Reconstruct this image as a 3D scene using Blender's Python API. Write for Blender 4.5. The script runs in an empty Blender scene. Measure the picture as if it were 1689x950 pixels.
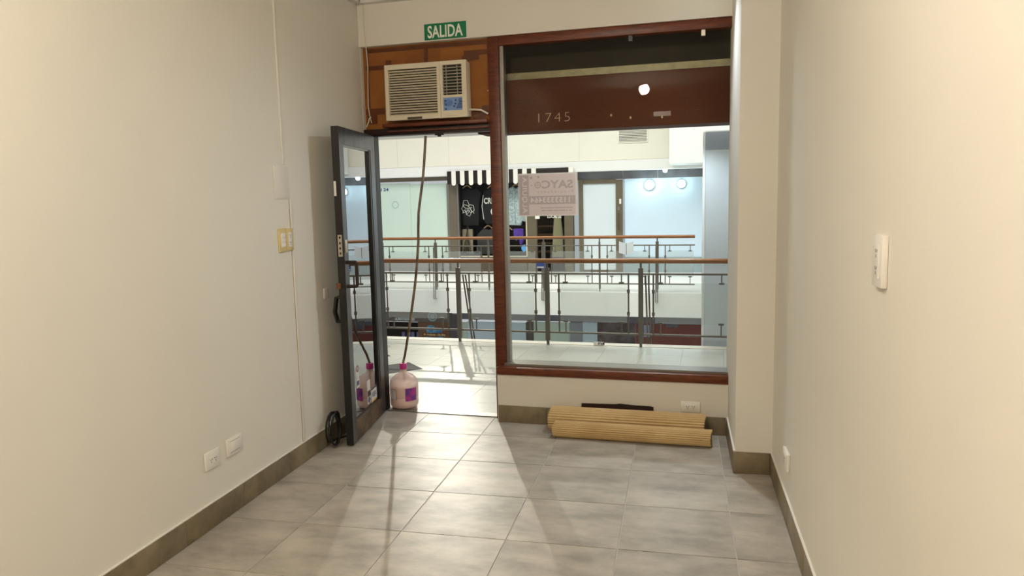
import bpy, bmesh, math, random
from mathutils import Matrix, Vector
random.seed(7)
C = bpy.context.scene.collection
# ------------------------------------------------------------------ camera
W, H, FPX = 1689.0, 950.0, 1215.946
CAM_H = 1.549
YAW, PITCH, ROLL = math.radians(12.9149), math.radians(6.9674), math.radians(-1.3158)
_f = Vector((-math.sin(YAW) * math.cos(PITCH), math.cos(YAW) * math.cos(PITCH), -math.sin(PITCH)))
_r0 = Vector((math.cos(YAW), math.sin(YAW), 0))
_u0 = _r0.cross(_f)
_r = _r0 * math.cos(ROLL) + _u0 * math.sin(ROLL)
_u = _r.cross(_f)
cam_d = bpy.data.cameras.new('camera')
cam = bpy.data.objects.new('camera', cam_d)
C.objects.link(cam)
cam_d.sensor_fit = 'HORIZONTAL'
cam_d.sensor_width = 36.0
cam_d.lens = FPX / W * 36.0
cam_d.clip_start = 0.02
cam.matrix_world = Matrix(((_r.x, _u.x, -_f.x, 0), (_r.y, _u.y, -_f.y, 0), (_r.z, _u.z, -_f.z, CAM_H), (0, 0, 0, 1)))
bpy.context.scene.camera = cam
EYE = Vector((0, 0, CAM_H))


def ray(x, y):
    return _r * ((x - W / 2) / FPX) - _u * ((y - H / 2) / FPX) + _f


class Frame:
    """A vertical reference plane: u to the right along it, v away from the viewer, w up."""
    def __init__(self, ox, oy, ang):
        self.eu = Vector((math.cos(ang), math.sin(ang), 0))
        self.ev = Vector((-math.sin(ang), math.cos(ang), 0))
        self.o = Vector((ox, oy, 0))
        self.m = Matrix(((self.eu.x, self.ev.x, 0, ox), (self.eu.y, self.ev.y, 0, oy), (0, 0, 1, 0), (0, 0, 0, 1)))

    def pix(self, x, y, v=0.0):
        d = ray(x, y)
        t = (v - (EYE - self.o).dot(self.ev)) / d.dot(self.ev)
        p = EYE + d * t - self.o
        return p.dot(self.eu), p.z

    def flo(self, x, y, z=0.0):
        d = ray(x, y)
        p = EYE + d * ((z - EYE.z) / d.z) - self.o
        return p.dot(self.eu), p.dot(self.ev)


ROOM = Frame(0, 0, 0)
FAC = Frame(-1.243, 4.851, -0.048)          # shop front and the gallery beyond it
LEFT = Frame(-2.2, 0, math.pi / 2)          # left wall: u = depth
RIGHT = Frame(0.5, 0, -math.pi / 2)         # right wall: u = -depth
DOOR = Frame(-2.016, 4.192, math.atan2(0.768, -0.098))   # open leaf: u from latch edge to hinge

# ------------------------------------------------------------------ world, exposure, main lights
wd = bpy.data.worlds.new('world')
bpy.context.scene.world = wd
wd.use_nodes = True
wd.node_tree.nodes['Background'].inputs[0].default_value = (0.93, 0.97, 1.0, 1)
wd.node_tree.nodes['Background'].inputs[1].default_value = 0.5
vs = bpy.context.scene.view_settings
vs.view_transform = 'Standard'
vs.look = 'None'
vs.gamma = 1.0
vs.use_curve_mapping = False
vs.exposure = 0.08


def light(kind, name, frame, pos, power, color, size=0.1, direction=None, angle=None, blend=0.3, size_y=None):
    d = bpy.data.lights.new(name, kind)
    d.energy = power
    d.color = color
    if kind == 'AREA':
        d.size = size
        if size_y:
            d.shape = 'RECTANGLE'
            d.size_y = size_y
    else:
        d.shadow_soft_size = size
    if kind == 'SPOT':
        d.spot_size = angle
        d.spot_blend = blend
    o = bpy.data.objects.new(name, d)
    C.objects.link(o)
    p = frame.m @ Vector(pos)
    o.location = p
    if direction is not None:
        dv = (frame.m.to_3x3() @ Vector(direction)).normalized()
        o.rotation_euler = dv.to_track_quat('-Z', 'Y').to_euler()
    return o


WARM = (1.0, 0.915, 0.775)
COOL = (0.80, 0.91, 1.0)
light('AREA', 'atrium_ceiling_light', FAC, (-1.5, 5.0, 5.0), 480, (1.0, 0.98, 0.93), 9.0, (0, 0, -1), size_y=3.6)

# ------------------------------------------------------------------ materials


def lin(c):
    return c / 12.92 if c <= 0.04045 else ((c + 0.055) / 1.055) ** 2.4


def rgb(r, g, b):
    return (lin(r / 255), lin(g / 255), lin(b / 255), 1)


MATS = {}


def mat(name, col, rough=0.6, metal=0.0, noise=0.0, scale=8.0, bump=0.0, col2=None, rand=0.0, stretch=None, spec=0.5,
        detail=4.0, coat=0.0):
    if name in MATS:
        return MATS[name]
    m = bpy.data.materials.new(name)
    m.use_nodes = True
    nt = m.node_tree
    b = nt.nodes['Principled BSDF']
    b.inputs['Roughness'].default_value = rough
    b.inputs['Metallic'].default_value = metal
    b.inputs['Specular IOR Level'].default_value = spec
    b.inputs['Coat Weight'].default_value = coat
    b.inputs['Base Color'].default_value = col
    if noise or bump or col2:
        tc = nt.nodes.new('ShaderNodeTexCoord')
        mp = nt.nodes.new('ShaderNodeMapping')
        if stretch:
            mp.inputs['Scale'].default_value = stretch
        oi = nt.nodes.new('ShaderNodeObjectInfo')
        ad = nt.nodes.new('ShaderNodeVectorMath')
        ad.operation = 'ADD'
        ml = nt.nodes.new('ShaderNodeMath')
        ml.operation = 'MULTIPLY'
        ml.inputs[1].default_value = 37.0
        nt.links.new(oi.outputs['Random'], ml.inputs[0])
        nt.links.new(tc.outputs['Object'], mp.inputs['Vector'])
        nt.links.new(mp.outputs['Vector'], ad.inputs[0])
        nt.links.new(ml.outputs[0], ad.inputs[1])
        n = nt.nodes.new('ShaderNodeTexNoise')
        n.inputs['Scale'].default_value = scale
        n.inputs['Detail'].default_value = detail
        n.inputs['Roughness'].default_value = 0.6
        nt.links.new(ad.outputs[0], n.inputs['Vector'])
        c2 = col2 or tuple(max(0, x * (1 - noise)) for x in col[:3]) + (1,)
        r = nt.nodes.new('ShaderNodeValToRGB')
        r.color_ramp.elements[0].position = 0.35
        r.color_ramp.elements[1].position = 0.66
        r.color_ramp.elements[0].color = c2
        r.color_ramp.elements[1].color = col
        nt.links.new(n.outputs['Fac'], r.inputs['Fac'])
        out = r.outputs['Color']
        if rand:
            hs = nt.nodes.new('ShaderNodeHueSaturation')
            mr = nt.nodes.new('ShaderNodeMapRange')
            mr.inputs['To Min'].default_value = 1 - rand
            mr.inputs['To Max'].default_value = 1 + rand
            nt.links.new(oi.outputs['Random'], mr.inputs['Value'])
            nt.links.new(mr.outputs[0], hs.inputs['Value'])
            nt.links.new(out, hs.inputs['Color'])
            out = hs.outputs['Color']
        nt.links.new(out, b.inputs['Base Color'])
        if bump:
            bp = nt.nodes.new('ShaderNodeBump')
            bp.inputs['Strength'].default_value = bump
            bp.inputs['Distance'].default_value = 0.01
            nt.links.new(n.outputs['Fac'], bp.inputs['Height'])
            nt.links.new(bp.outputs['Normal'], b.inputs['Normal'])
    MATS[name] = m
    return m


def glass(name, tint=(0.97, 0.985, 0.98), refl=1.0, base=0.0, rough=0.0, haze=0.0):
    m = bpy.data.materials.new(name)
    m.use_nodes = True
    nt = m.node_tree
    nt.nodes.remove(nt.nodes['Principled BSDF'])
    out = nt.nodes['Material Output']
    t = nt.nodes.new('ShaderNodeBsdfTransparent')
    t.inputs[0].default_value = tint + (1,)
    g = nt.nodes.new('ShaderNodeBsdfGlossy')
    g.inputs['Roughness'].default_value = rough
    fr = nt.nodes.new('ShaderNodeFresnel')
    fr.inputs['IOR'].default_value = 1.5
    ma = nt.nodes.new('ShaderNodeMath')
    ma.operation = 'MULTIPLY_ADD'
    ma.inputs[1].default_value = refl
    ma.inputs[2].default_value = base
    ma.use_clamp = True
    nt.links.new(fr.outputs[0], ma.inputs[0])
    mx = nt.nodes.new('ShaderNodeMixShader')
    nt.links.new(ma.outputs[0], mx.inputs[0])
    nt.links.new(t.outputs[0], mx.inputs[1])
    nt.links.new(g.outputs[0], mx.inputs[2])
    last = mx
    if haze:
        d = nt.nodes.new('ShaderNodeBsdfDiffuse')
        d.inputs[0].default_value = (0.85, 0.87, 0.85, 1)
        m2 = nt.nodes.new('ShaderNodeMixShader')
        m2.inputs[0].default_value = haze
        nt.links.new(mx.outputs[0], m2.inputs[1])
        nt.links.new(d.outputs[0], m2.inputs[2])
        last = m2
    nt.links.new(last.outputs[0], out.inputs[0])
    return m


def emit(name, col, s):
    m = bpy.data.materials.new(name)
    m.use_nodes = True
    b = m.node_tree.nodes['Principled BSDF']
    b.inputs['Base Color'].default_value = col
    b.inputs['Emission Color'].default_value = col
    b.inputs['Emission Strength'].default_value = s
    return m


M_WALL = mat('wall_paint', rgb(232, 226, 214), 0.75, noise=0.03, scale=1.5, bump=0.02)
M_CEIL = mat('ceiling_paint', rgb(226, 222, 216), 0.8)
M_TILE = mat('floor_tile', rgb(190, 181, 167), 0.40, spec=.4, col2=rgb(150, 142, 130), scale=5.0, stretch=(.7, 1.3, 1), rand=0.05, bump=0.015, detail=8)
M_GROUT = mat('grout', rgb(188, 184, 176), 0.9)
M_BASE = mat('baseboard_tile', rgb(142, 127, 100), 0.45, col2=rgb(112, 98, 74), scale=6, rand=0.06)
M_WOOD = mat('brown_wood', rgb(112, 50, 20), 0.4, col2=rgb(74, 29, 11), scale=5, stretch=(2, 2, 14), bump=0.05)
M_WOODH = mat('brown_wood_rail', rgb(118, 55, 20), 0.4, col2=rgb(80, 33, 12), scale=5, stretch=(1.5, 14, 14), bump=0.05)
M_DARKW = mat('dark_wood', rgb(46, 22, 12), 0.45, noise=0.5, scale=5, stretch=(1, 8, 8))
M_CARD = mat('cardboard', rgb(158, 98, 38), 0.75, col2=rgb(136, 80, 28), scale=3)
M_TAPE = mat('brown_tape', rgb(104, 52, 18), 0.3, noise=0.25, scale=6)
M_PANEL = mat('brown_panel', rgb(84, 40, 16), 0.6, noise=0.12, scale=2, spec=.12)
M_BOXIN = mat('shutter_box', rgb(58, 46, 26), 0.8, noise=0.3, scale=3)
M_GALV = mat('galvanised', rgb(150, 138, 104), 0.45, metal=0.5, noise=0.25, scale=20)
M_BLACK = mat('black_paint', rgb(26, 23, 20), 0.35, noise=0.4, scale=10)
M_STILE = mat('worn_dark_metal', rgb(96, 92, 92), 0.32, metal=0.7, col2=rgb(62, 56, 50), scale=4, stretch=(3, 3, 1))
M_ALU = mat('aluminium', rgb(150, 146, 138), 0.35, metal=0.8, noise=0.1)
M_STEEL = mat('steel_plate', rgb(196, 188, 170), 0.35, metal=0.7)
M_ACW = mat('aged_white_plastic', rgb(226, 214, 188), 0.45)
M_DARK = mat('dark_plastic', rgb(20, 18, 17), 0.5)
M_WHITE = mat('white_plastic', rgb(236, 231, 222), 0.35)
M_YELL = mat('yellowed_plastic', rgb(222, 200, 142), 0.4)
M_GREEN = mat('sign_green', rgb(0, 122, 78), 0.45)
M_LETTER = mat('sign_white', rgb(244, 240, 230), 0.5)
M_CABLEW = mat('white_cable', rgb(225, 215, 196), 0.5)
M_CABLEB = mat('black_cable', rgb(18, 16, 15), 0.45)
M_CORR = mat('corrugated_card', rgb(204, 174, 124), 0.8, col2=rgb(186, 154, 104), scale=4)
M_GLASS = glass('window_glass', refl=0.2)
M_DGLASS = glass('door_glass', tint=(0.45, 0.48, 0.50), refl=0.9, base=0.42)
M_ACRYL = glass('acrylic', tint=(0.93, 0.95, 0.94), refl=0.8, rough=0.05, haze=0.11)

# ------------------------------------------------------------------ mesh builder


class MB:
    def __init__(self):
        self.v, self.f = [], []

    def add(self, vs, fs):
        n = len(self.v)
        self.v += [tuple(p) for p in vs]
        self.f += [tuple(i + n for i in f) for f in fs]
        return self

    def box(self, u0, u1, v0, v1, w0, w1):
        u0, u1 = min(u0, u1), max(u0, u1)
        v0, v1 = min(v0, v1), max(v0, v1)
        w0, w1 = min(w0, w1), max(w0, w1)
        return self.add([(u0, v0, w0), (u1, v0, w0), (u1, v1, w0), (u0, v1, w0), (u0, v0, w1), (u1, v0, w1), (u1, v1, w1), (u0, v1, w1)],
                        [(3, 2, 1, 0), (4, 5, 6, 7), (0, 1, 5, 4), (1, 2, 6, 5), (2, 3, 7, 6), (3, 0, 4, 7)])

    def prism(self, pts, v0, v1):
        """outline in (u, w), extruded along v"""
        n = len(pts)
        vs = [(p[0], v0, p[1]) for p in pts] + [(p[0], v1, p[1]) for p in pts]
        fs = [tuple(range(n)), tuple(range(2 * n - 1, n - 1, -1))]
        fs += [((i + 1) % n, i, n + i, n + (i + 1) % n) for i in range(n)]
        return self.add(vs, fs)

    def hprism(self, pts, w0, w1):
        """outline in (u, v), extruded upwards"""
        n = len(pts)
        vs = [(p[0], p[1], w0) for p in pts] + [(p[0], p[1], w1) for p in pts]
        fs = [tuple(range(n - 1, -1, -1)), tuple(range(n, 2 * n))]
        fs += [(i, (i + 1) % n, n + (i + 1) % n, n + i) for i in range(n)]
        return self.add(vs, fs)

    def tube(self, pts, r, n=8, closed=False):
        pts = [Vector(p) for p in pts]
        k = len(pts)
        rs = r if isinstance(r, (list, tuple)) else [r] * k
        rings = []
        prev = None
        for i, p in enumerate(pts):
            a = pts[i - 1] if i > 0 else (pts[-1] if closed else p)
            b = pts[i + 1] if i < k - 1 else (pts[0] if closed else p)
            d = (b - a).normalized()
            if prev is None:
                x = d.orthogonal().normalized()
            else:
                x = (prev - d * prev.dot(d))
                x = x.normalized() if x.length > 1e-6 else d.orthogonal().normalized()
            prev = x
            y = d.cross(x)
            rings.append([p + (x * math.cos(2 * math.pi * j / n) + y * math.sin(2 * math.pi * j / n)) * rs[i] for j in range(n)])
        vs = [q for rg in rings for q in rg]
        fs = []
        for i in range(k if closed else k - 1):
            i2 = (i + 1) % k
            for j in range(n):
                fs.append((i * n + j, i * n + (j + 1) % n, i2 * n + (j + 1) % n, i2 * n + j))
        if not closed:
            fs.append(tuple(range(n - 1, -1, -1)))
            fs.append(tuple((k - 1) * n + j for j in range(n)))
        return self.add(vs, fs)

    def lathe(self, cu, cv, prof, n=32):
        vs, fs = [], []
        for r, z in prof:
            vs += [(cu + r * math.cos(2 * math.pi * j / n), cv + r * math.sin(2 * math.pi * j / n), z) for j in range(n)]
        for i in range(len(prof) - 1):
            for j in range(n):
                fs.append((i * n + j, i * n + (j + 1) % n, (i + 1) * n + (j + 1) % n, (i + 1) * n + j))
        fs.append(tuple(range(n - 1, -1, -1)))
        fs.append(tuple((len(prof) - 1) * n + j for j in range(n)))
        return self.add(vs, fs)

    def disc(self, cu, cw, r, v0, v1, n=20, ry=None):
        ry = ry or r
        return self.prism([(cu + r * math.cos(2 * math.pi * i / n), cw + ry * math.sin(2 * math.pi * i / n)) for i in range(n)], v0, v1)

    def ring(self, cu, cw, r0, r1, v0, v1, n=24):
        vs, fs = [], []
        for i in range(n):
            c, s = math.cos(2 * math.pi * i / n), math.sin(2 * math.pi * i / n)
            vs += [(cu + r0 * c, v0, cw + r0 * s), (cu + r1 * c, v0, cw + r1 * s), (cu + r1 * c, v1, cw + r1 * s), (cu + r0 * c, v1, cw + r0 * s)]
        for i in range(n):
            a, b = i * 4, ((i + 1) % n) * 4
            for k in range(4):
                fs.append((a + k, a + (k + 1) % 4, b + (k + 1) % 4, b + k))
        return self.add(vs, fs)


def link_mesh(name, mb, material, off, bevel=0.0, smooth=False, seg=2):
    me = bpy.data.meshes.new(name)
    me.from_pydata([(p[0] - off[0], p[1] - off[1], p[2] - off[2]) for p in mb.v], [], mb.f)
    bm = bmesh.new()
    bm.from_mesh(me)
    bmesh.ops.recalc_face_normals(bm, faces=bm.faces)
    if bevel:
        ed = [e for e in bm.edges if len(e.link_faces) == 2 and e.calc_face_angle(0) > 0.6]
        bmesh.ops.bevel(bm, geom=ed, offset=bevel, segments=seg, affect='EDGES', profile=0.5, clamp_overlap=True)
    bm.to_mesh(me)
    bm.free()
    if smooth or bevel:
        for p in me.polygons:
            p.use_smooth = True
        me.set_sharp_from_angle(angle=math.radians(40))
    me.materials.append(material)
    o = bpy.data.objects.new(name, me)
    C.objects.link(o)
    return o


class Thing:
    def __init__(self, name, label, cat, frame, base, group=None, kind=None):
        self.frame, self.base = frame, base
        o = bpy.data.objects.new(name, None)
        o.empty_display_size = 0.05
        C.objects.link(o)
        o.matrix_world = frame.m @ Matrix.Translation(base)
        o['label'] = label
        o['category'] = cat
        if group:
            o['group'] = group
        if kind:
            o['kind'] = kind
        self.o = o

    def part(self, name, mb, material, parent=None, label=None, bevel=0.0, smooth=False, kind=None, seg=2):
        o = link_mesh(name, mb, material, self.base, bevel, smooth, seg)
        o.parent = parent or self.o
        if label:
            o['label'] = label
        if kind:
            o['kind'] = kind
        return o


def solo(name, mb, material, frame, label, cat, group=None, kind=None, bevel=0.0, smooth=False, seg=2):
    us, vs_, ws = zip(*mb.v)
    base = ((min(us) + max(us)) / 2, (min(vs_) + max(vs_)) / 2, min(ws))
    o = link_mesh(name, mb, material, base, bevel, smooth, seg)
    o.matrix_world = frame.m @ Matrix.Translation(base)
    o['label'] = label
    o['category'] = cat
    if group:
        o['group'] = group
    if kind:
        o['kind'] = kind
    o['_base'] = base
    return o


def child(parent, name, mb, material, label=None, bevel=0.0, smooth=False, kind=None):
    """a part of a thing that is itself a mesh made by solo()"""
    o = link_mesh(name, mb, material, tuple(parent['_base']), bevel, smooth)
    o.parent = parent
    if label:
        o['label'] = label
    if kind:
        o['kind'] = kind
    return o


def text_pts(body, bold=0.0, spacing=1.0):
    cu = bpy.data.curves.new('t', 'FONT')
    cu.body = body
    cu.size = 1.0
    cu.offset = bold
    cu.space_character = spacing
    cu.resolution_u = 3
    o = bpy.data.objects.new('t', cu)
    C.objects.link(o)
    bpy.context.view_layer.update()
    me = bpy.data.meshes.new_from_object(o.evaluated_get(bpy.context.evaluated_depsgraph_get()))
    vs = [(p.co.x, p.co.y) for p in me.vertices]
    fs = [tuple(p.vertices) for p in me.polygons]
    bpy.data.objects.remove(o)
    bpy.data.curves.remove(cu)
    bpy.data.meshes.remove(me)
    x0, x1 = min(p[0] for p in vs), max(p[0] for p in vs)
    y0, y1 = min(p[1] for p in vs), max(p[1] for p in vs)
    return [((p[0] - x0) / (x1 - x0), (p[1] - y0) / (y1 - y0)) for p in vs], fs


def text_mb(body, quad, v, bold=0.0, mirror=False, vertical=False, spacing=1.0):
    """letters filling the quad ((u,w) bottom-left, bottom-right, top-right, top-left)"""
    pts, fs = text_pts(body, bold, spacing)
    bl, br, tr, tl = quad
    out = []
    for x, y in pts:
        if vertical:
            x, y = 1 - y, x
        if mirror:
            x = 1 - x
        a = (bl[0] + (br[0] - bl[0]) * x, bl[1] + (br[1] - bl[1]) * x)
        b = (tl[0] + (tr[0] - tl[0]) * x, tl[1] + (tr[1] - tl[1]) * x)
        out.append((a[0] + (b[0] - a[0]) * y, v, a[1] + (b[1] - a[1]) * y))
    m = MB()
    m.add(out, fs)
    return m


def letters(t, mb, material, parent=None):
    """each connected letter shape becomes a part of its own"""
    n = len(mb.v)
    par = list(range(n))

    def find(i):
        while par[i] != i:
            par[i] = par[par[i]]
            i = par[i]
        return i
    for f in mb.f:
        for i in f[1:]:
            par[find(i)] = find(f[0])
    comps = {}
    for f in mb.f:
        comps.setdefault(find(f[0]), []).append(f)
    for fs in comps.values():
        ids = sorted({i for f in fs for i in f})
        mp = {i: k for k, i in enumerate(ids)}
        m = MB()
        m.add([mb.v[i] for i in ids], [tuple(mp[i] for i in f) for f in fs])
        t.part('letter', m, material, parent=parent)


def quad(frame, v, x0, y0, x1, y1):
    """rectangle from photo edges (left, top, right, bottom read at mid-side), squared up in the frame"""
    xm, ym = (x0 + x1) / 2, (y0 + y1) / 2
    a = (frame.pix(x0, ym, v)[0], frame.pix(xm, y0, v)[1])
    b = (frame.pix(x1, ym, v)[0], frame.pix(xm, y1, v)[1])
    return [(a[0], b[1]), (b[0], b[1]), (b[0], a[1]), (a[0], a[1])]


def pbox(mb, frame, v0, v1, x0, y0, x1, y1):
    q = quad(frame, v0, x0, y0, x1, y1)
    return mb.box(q[0][0], q[1][0], v0, v1, q[0][1], q[2][1])


def pbox2(frame, v0, v1, x0, y0, x1, y1):
    return pbox(MB(), frame, v0, v1, x0, y0, x1, y1)


S = dict(kind='structure')
# ================================================================== ROOM SHELL
CEIL_Z, XL, XR, YB = 2.92, -2.2, 0.5, -2.4
YF = 4.98
flo = solo('floor', MB().box(XL, XR, YB, YF, -0.12, -0.003), M_GROUT, ROOM, 'grey stone-look tiled floor inside the empty shop', 'floor', **S)
xs = [-2.287 + 0.506 * i for i in range(7)]
ys = [3.109 + 0.4792 * j for j in range(-12, 5)]
G = 0.0022
for i in range(6):
    for j in range(len(ys) - 1):
        x0, x1 = max(xs[i], XL) + G, min(xs[i + 1], XR) - G
        y0, y1 = max(ys[j], YB) + G, min(ys[j + 1], YF) - G
        if y1 - y0 < 0.01 or x1 - x0 < 0.01:
            continue
        t = MB()
        dz = [random.uniform(-0.0004, 0.0004) for _ in range(4)]
        z = 0.0
        t.add([(x0, y0, -0.01), (x1, y0, -0.01), (x1, y1, -0.01), (x0, y1, -0.01),
               (x0 + .001, y0 + .001, z + dz[0]), (x1 - .001, y0 + .001, z + dz[1]), (x1 - .001, y1 - .001, z + dz[2]), (x0 + .001, y1 - .001, z + dz[0] + dz[2] - dz[1])],
              [(3, 2, 1, 0), (4, 5, 6, 7), (0, 1, 5, 4), (1, 2, 6, 5), (2, 3, 7, 6), (3, 0, 4, 7)])
        child(flo, 'tile', t, M_TILE)

wl = solo('wall_left', MB().box(XL - 0.15, XL, YB - .15, 4.99, 0, CEIL_Z), M_WALL, ROOM, 'long cream painted wall behind the open glass door', 'wall', **S)
solo('wall_right', MB().box(XR, XR + 0.15, YB - .15, 4.99, 0, CEIL_Z), M_WALL, ROOM, 'long cream painted wall next to the square pillar', 'wall', **S)
solo('wall_back', MB().box(XL, XR, YB - 0.15, YB, 0, CEIL_Z), M_WALL, ROOM, 'plain cream wall facing the shop front', 'wall', **S)
solo('ceiling', MB().box(XL - .15, XR + .15, YB - .15, 5.15, CEIL_Z, CEIL_Z + 0.12), M_CEIL, ROOM, 'white ceiling of the empty shop', 'ceiling', **S)
# edge trim of the ceiling
uL = (XL + 1.243) / math.cos(0.048)
uR = (0.304 + 1.243) / math.cos(0.048)
solo('trim_1', MB().box(uL + .055, uR, 0.005, 0.06, CEIL_Z - 0.022, CEIL_Z), M_CEIL, FAC, 'thin white edge strip where ceiling meets the front beam', 'trim', **S)
solo('trim_2', MB().box(XL, XL + 0.045, YB, 4.90, CEIL_Z - 0.022, CEIL_Z), M_CEIL, ROOM, 'thin white edge strip where ceiling meets the left wall', 'trim', **S)
# pillar on the right
YC = 4.13
col = solo('wall_pillar', MB().box(0.304, XR, YC, 4.97, 0, 2.52).box(0.304, XR, YC + 0.03, 4.97, 2.52, CEIL_Z), M_WALL, ROOM,
           'square cream pillar between shop window and right wall', 'pillar', **S)
# front beam (header) and low wall
hw = FAC.pix(592, 78, .06)[1]
solo('wall_header', MB().box(uL, uR, 0.06, 0.26, hw, CEIL_Z), M_WALL, FAC, 'cream beam above the shop front, carrying the green sign', 'wall', **S)
sill_b = FAC.pix(826, 618, -.015)[1]
sill_t = FAC.pix(831, 603, -.015)[1]
uP0, uP1 = FAC.pix(808, 300, .07)[0], FAC.pix(829, 300, .07)[0]
uP0 = FAC.pix(812.5, 400, .07)[0]
uP1 = FAC.pix(829.5, 400, .07)[0]
lw = solo('wall_front', MB().box(uP0 + .03, uR, 0.0, 0.068, 0, sill_b).box(uP1, uR, 0.068, 0.2, 0, sill_b), M_WALL, FAC, 'low cream wall under the wide shop window', 'wall', **S)

# baseboards made of cut tiles
BH = 0.12


def baseboard(name, frame, u0, u1, v, th, label, cuts):
    b = Thing(name, label, 'baseboard', frame, ((u0 + u1) / 2, v, 0), kind='structure')
    e = [u0] + [c for c in cuts if u0 + .03 < c < u1 - .03] + [u1]
    for a, c in zip(e[:-1], e[1:]):
        b.part('baseboard_tile', MB().box(a + .0008, c - .0008, v - th, v, 0.0005, BH + random.uniform(-.001, .001)), M_BASE, bevel=0.0015)
    return b


baseboard('baseboard_left', LEFT, YB, 5.0, 0, 0.011, 'grey-brown tile skirting along the left wall', [2.33 + .46 * i for i in range(-9, 6)])
baseboard('baseboard_right', RIGHT, -YC, -YB, 0, 0.011, 'grey-brown tile skirting along the right wall', [-3.9 + .46 * i for i in range(0, 14)])
baseboard('baseboard_front', FAC, uP0 + .035, uR - .012, 0, 0.011, 'olive-brown tile skirting under the shop window', [0.36, 0.86, 1.42])
baseboard('baseboard_pillar', ROOM, 0.293, XR - .012, YC, 0.011, 'olive-brown tile skirting across the pillar face', [])
PIL = Frame(0.304, 0, -math.pi / 2)
baseboard('baseboard_pillar_side', PIL, -4.765, -YC, 0, 0.011, 'grey tile skirting on the window side of the pillar', [-4.5])
for nm, fr, a, b_, lb in (('trim_3', LEFT, YB, 5.0, 'white paint line on top of left skirting'), ('trim_4', RIGHT, -YC, -YB, 'white paint line on top of right skirting'), ('trim_5', PIL, -4.765, -YC, 'white filler line on top of the pillar side skirting')):
    solo(nm, MB().box(a, b_, -0.009, 0, BH + .001, BH + .006), M_WHITE, fr, lb, 'trim', **S)

# ================================================================== SHOP FRONT
rail_t = hw
w_head = FAC.pix(715, 220, .07)[1]
# wooden post between door and window
solo('trim_6', MB().box(uP0, uP1, 0.07, 0.16, 0, hw - .001), M_WOOD, FAC, 'reddish brown wooden post between doorway and window', 'post', bevel=0.003, **S)
rail_b = FAC.pix(1209, 43.5, .07)[1]
win = Thing('window_1', 'wide fixed shop window in a reddish brown wooden frame', 'window', FAC, ((uP1 + uR) / 2, 0.1, sill_t), kind='structure')
win.part('top_rail', MB().box(uP1, uR, 0.07, 0.15, rail_b, hw - .001), M_WOODH, bevel=0.003)
win.part('sill', MB().box(uP0 + .03, uR, -0.016, 0.068, sill_b, sill_t - .012).box(uP1, uR, 0.068, 0.18, sill_b, sill_t - .012), M_WOODH, bevel=0.003)
win.part('glazing_channel', MB().box(uP1, uR, 0.035, 0.17, sill_t - .011, sill_t + .004), M_ALU, label='grey aluminium channel holding the glass')
win.part('glazing_strip', MB().box(uP1 + .001, uP1 + .026, 0.095, 0.15, sill_t + .005, rail_b), M_ALU, label='grey aluminium strip beside the post')
win.part('pane', MB().box(uP1 + .027, uR, 0.118, 0.124, sill_t + .005, rail_b), M_GLASS)
for px in (1040, 1160):
    a = FAC.pix(px, 60, .10)
    win.part('glazing_clip', MB().box(a[0] - .012, a[0] + .012, 0.095, 0.117, rail_b - .035, rail_b), M_BLACK if px < 1100 else M_STEEL)
# shutter box seen through the upper part of the pane
pan_b = FAC.pix(1000, 211, .2)[1]
pan_t = FAC.pix(1000, 122, .2)[1]
sb = Thing('shutter_box', 'brown roller shutter box behind the top of the window', 'shutter box', FAC, ((uP1 + uR) / 2, .3, pan_b))
sb.part('front_panel', MB().box(uP1 - .2, uR + .15, 0.20, 0.215, pan_b, pan_t), M_PANEL)
sb.part('metal_angle', MB().box(uP1 - .2, uR + .15, 0.23, 0.235, pan_t - .01, pan_t + .05).box(uP1 - .2, uR + .15, .2, .23, pan_t + .001, pan_t + .004), M_GALV, label='galvanised metal strip above the brown panel')
sb.part('back_board', MB().box(uP1 - .2, uR + .15, 0.42, 0.44, pan_b, CEIL_Z - .01), M_BOXIN)
sb.part('bottom_board', MB().box(uP1 - .2, uR + .15, 0.216, 0.42, pan_b, pan_b + .012), M_PANEL)
# number scratched on the panel
q = quad(FAC, .199, 888, 186, 940, 201)
letters(sb, text_mb('1745', q, .1985, -0.022, spacing=1.2), mat('pencil', rgb(176, 136, 100), 0.8))
for px, py in ((1008, 190), (1040, 194), (1092, 193)):
    a = FAC.pix(px, py, .199)
    sb.part('paint_chip', MB().disc(a[0], a[1], .006, .197, .2, 7, .009), M_CORR)
a = FAC.pix(1078, 189, .199)
sb.part('tape_patch', MB().box(a[0], a[0] + .11, .198, .2, a[1] - .012, a[1] + .018), M_TAPE)

# panel around the air conditioner
bw0 = w_head + .05
door_l = FAC.pix(599, 150, .1)[0]
ap = Thing('infill_panel', 'brown cardboard panel with dark tape filling above the doorway', 'panel', FAC, ((door_l + uP0) / 2, .11, bw0))
ap.part('backing', MB().box(door_l, uP0 - .001, 0.11, 0.125, bw0, hw - .001), M_CARD)
cards = [(606, 100, 668, 150), (672, 90, 725, 112), (728, 78, 808, 118), (774, 102, 806, 160), (606, 120, 634, 185), (774, 160, 806, 196)]
for k, (x0, y0, x1, y1) in enumerate(cards):
    m = pbox2(FAC, .1095 - .0003 * k, .11, x0, y0, x1, y1)
    ap.part('cardboard_sheet', m, M_CARD)
tapes = [(603, 78, 606.5, 196), (603, 82, 806, 88.5), (699, 79, 705, 108), (603, 110, 640, 117), (636, 100, 645, 112), (803, 72, 808, 150), (765, 84, 806, 92),
         (768, 90, 790, 100), (762, 92, 770, 104), (604, 180, 634, 190), (795, 174, 807, 190), (780, 180, 800, 197), (606, 190, 622, 205)]
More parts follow.
